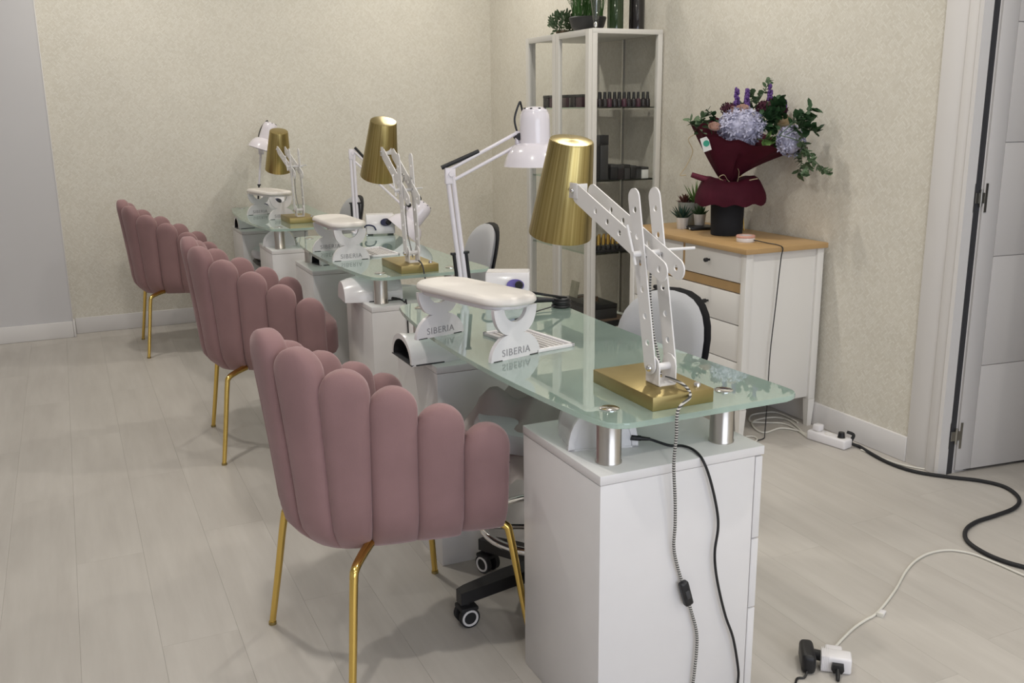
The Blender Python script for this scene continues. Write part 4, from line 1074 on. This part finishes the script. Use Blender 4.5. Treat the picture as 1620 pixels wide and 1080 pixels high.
for i in range(9):
    put(bA if i % 2 else bB, 'dark nail polish bottle, %s from left, back row of top glass shelf' % ORD[i], 'nail polish in the second row', .045+i*.0285, .10, SHZ[2])
for i in range(10):
    put(bG, 'gold capped bottle, %s from left, front row of lowest glass shelf' % ORD[i], 'gold capped bottles', .048+i*.0285, .06, SHZ[0]+.012)
for i in range(10):
    put(bG, 'gold capped bottle, %s from left, back row of lowest glass shelf' % ORD[i], 'gold capped bottles behind', .048+i*.0285, .10, SHZ[0]+.012)
tag(MB().bx(GX0+.03, GX0+.34, GY0+.035, GY0+.125, SHZ[0]+.0005, SHZ[0]+.0125, .002).build('bottle_tray', 'black'), 'flat black tray under the gold capped bottles', 'tray')
def simple_box(name, label, cat, x0, x1, y0, y1, z0, h, m_, group=None):
    t = thing(name, label, cat, C_in((x0+x1)/2, (y0+y1)/2, z0), 0, group); dx, dy = (x1-x0)/2, (y1-y0)/2
    MB().bx(-dx, dx, -dy, dy, 0, h*.78, .002).build('box', m_, t); MB().bx(-dx-.0008, dx+.0008, -dy-.0008, dy+.0008, h*.78, h, .002).build('lid', 'boxdark' if m_ != 'boxdark' else 'black', t)
# palettes in front of the top shelf, seen through the doors
for i in range(6):
    simple_box('polish_display', 'dark polish display box on the top shelf, %s from the cabinet corner behind the doors' % ORD[i], 'box', .035, .085, .17+i*.075, .235+i*.075, SHZ[2], .065, 'polishp' if i % 2 == 0 else 'polish', 'polish display boxes')
simple_box('product_box', 'tall black product box on the middle shelf', 'box', .030, .072, .045, .10, SHZ[1], .225, 'black')
simple_box('product_box', 'tall dark grey product box beside the black one on the middle shelf', 'box', .078, .125, .05, .10, SHZ[1], .225, 'boxdark')
for i, (x0, x1, h, m_) in enumerate([(.135, .175, .078, 'black'), (.178, .215, .07, 'polish'), (.218, .25, .074, 'boxdark'), (.253, .285, .068, 'black'), (.288, .318, .062, 'boxdark'), (.322, .362, .058, 'tagw')]):
    simple_box('small_product_box', ['low black product box', 'low plum product box', 'low dark grey product box', 'low black product box with grey lid', 'smallest dark product box', 'low pale product box'][i]+' on the middle shelf', 'box', x0, x1, .04, .11, SHZ[1], h, m_, 'low boxes on the middle shelf')
simple_box('storage_basket', 'dark storage basket on the cabinet floor behind the doors', 'basket', .05, .22, .10, .42, B0+.036, .11, 'boxdark')
t = thing('shadow_box', 'flat black framed display tray on the cabinet floor', 'tray', C_in(.19, .13, B0+.036), .12)
MB().bx(-.10, .10, -.085, .085, 0, .03, .002).build('tray', 'black', t); MB().bx(-.085, .085, -.07, .07, .0302, .0312).build('insert', 'boxtan', t)
t = thing('printed_card', 'small printed card propped up on the storage basket', 'card', C_in(.10, .36, B0+.147), 0)
MB().box((0, 0, .045), (.003, .09, .09), Matrix.Rotation(.18, 3, 'Y'), 0).build('card', 'card', t); MB().bx(-.003, .02, -.02, .02, 0, .003).build('foot', 'card', t)
t = thing('dried_sprig', 'dried brown sprig lying on the storage basket', 'dried sprig', C_in(.1, .22, B0+.147))
sprig([(0, .10, .006), (.01, .03, .02), (0, -.05, .014), (.01, -.1, .02)], 26, .028, .014, 'jute', 5, t, 'twig', r=.003)

# ------------------------------------------------------------------ things on top of the cabinet
t = thing('potted_shrub', 'small bushy grey green plant at the left end of the cabinet top', 'plant', C_in(.13, .56, GH))
MB().lathe([(.03, 0), (.038, .025), (.036, .03), (.001, .03)], 18).build('pot', 'boxtan', t)
mb = MB(); rnd = random.Random(9)
for i in range(420):
    a = rnd.uniform(0, 2*PI); z = rnd.uniform(-.9, 1); s = math.sqrt(1-z*z); r_ = rnd.uniform(.5, 1)
    p = Vector((.075*s*math.cos(a)*r_, .075*s*math.sin(a)*r_, .066+.062*z*r_)); leaf(mb, p, (p-Vector((0, 0, .03))).normalized()+Vector((rnd.uniform(-.6, .6), rnd.uniform(-.6, .6), rnd.uniform(-.4, .6))), (rnd.random(), rnd.random(), 1), .024, .011)
mb.build('foliage', 'leaf', t, 30)
t = thing('grass_planter', 'dark bowl planted with long green grass on the cabinet top', 'plant', C_in(.15, .32, GH))
MB().lathe([(.05, 0), (.085, .03), (.098, .075), (.095, .08), (.088, .078), (.08, .06), (.001, .06)], 28).build('bowl', 'boxdark', t)
mb = MB(); rnd = random.Random(4)
for i in range(300):
    a = rnd.uniform(0, 2*PI); r_ = .08*math.sqrt(rnd.random()); p = Vector((r_*math.cos(a), r_*math.sin(a), .06)); h_ = rnd.uniform(.10, .30); ln = rnd.uniform(.03, .16); b_ = rnd.uniform(0, 2*PI); dd = Vector((math.cos(b_), math.sin(b_), 0)); s = Vector((-dd.y, dd.x, 0))*.0022
    P = [p, p+dd*ln*.25+Vector((0, 0, h_*.5)), p+dd*ln*.7+Vector((0, 0, h_*.85)), p+dd*ln*1.3+Vector((0, 0, h_*.95))]
    vs = [(mb.bm.verts.new(q-s*(1-.3*k)), mb.bm.verts.new(q+s*(1-.3*k))) for k, q in enumerate(P)]
    for (a1, a2), (b1, b2_) in zip(vs, vs[1:]): mb.bm.faces.new((a1, a2, b2_, b1))
mb.build('grass', 'leafg', t, 60)
t = thing('glass_flute', 'tall clear glass flute vase between the grass and the bottles', 'vase', C_in(.075, .105, GH))
MB().lathe([(.038, 0), (.038, .003), (.010, .010), (.008, .022), (.014, .045), (.026, .14), (.033, .26), (.035, .34), (.0335, .34), (.0315, .26), (.0245, .14), (.012, .05), (.001, .048)], 28, cap=False).build('flute', glass_mat('flute_glass', (.86, .88, .86), 2.2), t)
MB().lathe([(.001, .012), (.009, .016), (.011, .028), (.008, .036), (.001, .038)], 16).build('stem_ball', 'chrome', t)
def wine(label, x, y, m_, r):
    t = thing('wine_bottle', label, 'bottle', C_in(x, y, GH), 0, 'wine bottles on the cabinet')
    MB().lathe([(r*.9, 0), (r, .004), (r, .19), (r*.85, .215), (.017, .245), (.0145, .30), (.001, .30)], 28).build('glass', m_, t)
    MB().lathe([(.0155, .255), (.0160, .305), (.001, .306)], 18).build('capsule', 'boxdark', t)
wine('dark green wine bottle on the cabinet top beside the glass flute', .185, .10, 'winegreen', .040)
wine('black wine bottle at the right end of the cabinet top', .31, .10, 'wineblack', .040)

# ------------------------------------------------------------------ cables and sockets on the floor
def gr(px, z=.0): return on(px, 2, z)
def floor_cable(label, pxs, r, m_, extra=()):
    pts = [gr(p_, r+.0006) for p_ in pxs]+[Vector(e) for e in extra]
    return tag(MB().tube(pts, r, 8, 8).build('floor_cable', m_, None, 60), label, 'cable')
# power strip by the skirting
a, b = gr((1283, 700)), gr((1326, 715)); d = (b-a).normalized()
c = (gr((1280, 706))+gr((1330, 712)))/2
ps = thing('power_strip', 'white power strip on the floor by the right skirting board', 'power strip', (2.70, 2.79, 0), math.atan2(-.88, .18))
MB().bx(-.09, .09, -.028, .028, 0, .040, .008, 3).build('housing', 'plastic', ps)
for i in range(3): MB().lathe([(.019, .0398), (.019, .0412), (.017, .0412), (.016, .036), (.001, .036)], 20, T(-.055+i*.055, 0, 0)).build('socket', 'greencord', ps)
MB().box((-.055, 0, .054), (.034, .034, .028), None, .006).build('plug', 'plastic', ps)
MB().cyl((.055, 0, .04), (.055, 0, .062), .015, .012, 14).build('black_plug', 'black', ps)
ctr = Vector((2.70, 2.79, 0))
cp2 = gr((1335, 694), .06)
floor_cable('thick black cable winding across the floor from the power strip', [(1358, 705), (1400, 729), (1445, 745), (1500, 754), (1550, 760), (1590, 770), (1612, 788), (1605, 803), (1575, 815), (1545, 825), (1528, 838), (1530, 855), (1555, 873), (1590, 888), (1640, 902), (1720, 925)], .0068, 'rubber')
tag(MB().tube([Vector((2.738, 2.735, .060)), Vector((2.755, 2.715, .050)), gr((1346, 700), .02), gr((1360, 706), .0075)], .0066, 8, 6).build('floor_cable', 'rubber'), 'black plug lead rising from the floor into the power strip', 'cable')
floor_cable('thin grey cable running past the foot of the open door', [(1362, 711), (1420, 733), (1475, 743), (1520, 742), (1548, 736), (1580, 729), (1640, 722)], .0035, 'greencord')
floor_cable('dark cable lying along the bottom of the open door', [(1488, 741), (1500, 743), (1530, 740), (1575, 732), (1620, 727), (1660, 723)], .005, 'rubber')
floor_cable('loose white cable coiled under the sideboard, nearest loop', [(1283, 690), (1262, 681), (1235, 677), (1210, 684), (1195, 678), (1190, 668), (1205, 662), (1228, 660), (1250, 666), (1272, 686), (1280, 692)], .0042, 'greencord')
floor_cable('loose white cable looped under the sideboard toward its back leg', [(1278, 692), (1255, 676), (1235, 669), (1205, 668), (1187, 666), (1188, 657), (1205, 653), (1228, 652), (1250, 661), (1262, 668)], .004, 'greencord')
floor_cable('pale cable end lying beside the nearest white pedestal', [(1180, 690), (1192, 690), (1198, 695), (1190, 700), (1175, 698)], .0035, 'greencord')
# plastic bag / box behind the front leg of the sideboard
t = thing('plug_adapter', 'white plug adapter on the floor behind the sideboard front leg', 'adapter', (2.43, 3.12, 0))
MB().lathe([(.03, 0), (.034, .01), (.03, .05), (.016, .062), (.001, .064)], 18).build('body', 'plastic', t); MB().cyl((0, 0, .06), (0, 0, .08), .009, n=10).build('neck', 'plastic', t)
# extension lead in the foreground
A0 = gr((1322, 1046), .02)
ex = thing('extension_socket', 'white three way socket block on the floor in the foreground', 'socket block', (A0.x, A0.y, 0), -.72)
MB().bx(-.036, .036, -.022, .022, 0, .042, .006, 3).build('block', 'plastic', ex)
for i in range(5): MB().bx(-.034+i*.004, -.032+i*.004, -.0225, .0225, .002, .0425, .0005).build('grip_rib', 'plastic', ex)
MB().bx(-.026, .016, .020, .048, .006, .038, .006, 3).build('cable_plug', 'plastic', ex)
MB().prism([(-.015, -.004), (-.010, -.013), (.010, -.013), (.015, -.004), (.013, .010), (-.013, .010)], 0, .014, .002, T(.004, -.022, .021) @ Rx(PI/2)).build('black_plug', 'black', ex)
MB().cyl((.004, -.034, .018), (.004, -.06, .006), .006, .0045, 10).build('black_plug_lead', 'black', ex)
ad = thing('black_adapter', 'black power adapter lying beside the white socket block', 'adapter', tuple(gr((1276, 1052))), -.62)
MB().box((0, 0, .025), (.034, .088, .05), None, .012, 4).build('body', 'black', ad)
MB().cyl((.014, .012, .026), (.034, .006, .026), .013, n=14).build('plug', 'black', ad)
MB().tube([(-.004, -.044, .01), (-.012, -.06, .004), (-.03, -.07, .004), (-.04, -.12, .004)], .003, 6).build('lead', 'black', ad)
wp = [(1316, 1030), (1322, 1022), (1335, 1008), (1352, 992), (1370, 980), (1384, 972), (1400, 955), (1418, 930), (1432, 905), (1448, 887), (1470, 875), (1500, 870), (1535, 875), (1570, 888), (1620, 910), (1700, 945)]
floor_cable('thin white extension cable curving across the foreground floor', wp, .0036, 'greencord')
t = thing('cable_clip', 'small white cable tag on the foreground extension cable', 'cable tag', tuple(gr((1395, 972))), .5)
MB().bx(-.014, .014, -.008, .008, .0, .009, .002).build('tag', 'plastic', t); MB().bx(-.018, -.013, -.008, .009, .0, .012, .001).build('clasp', 'greencord', t)
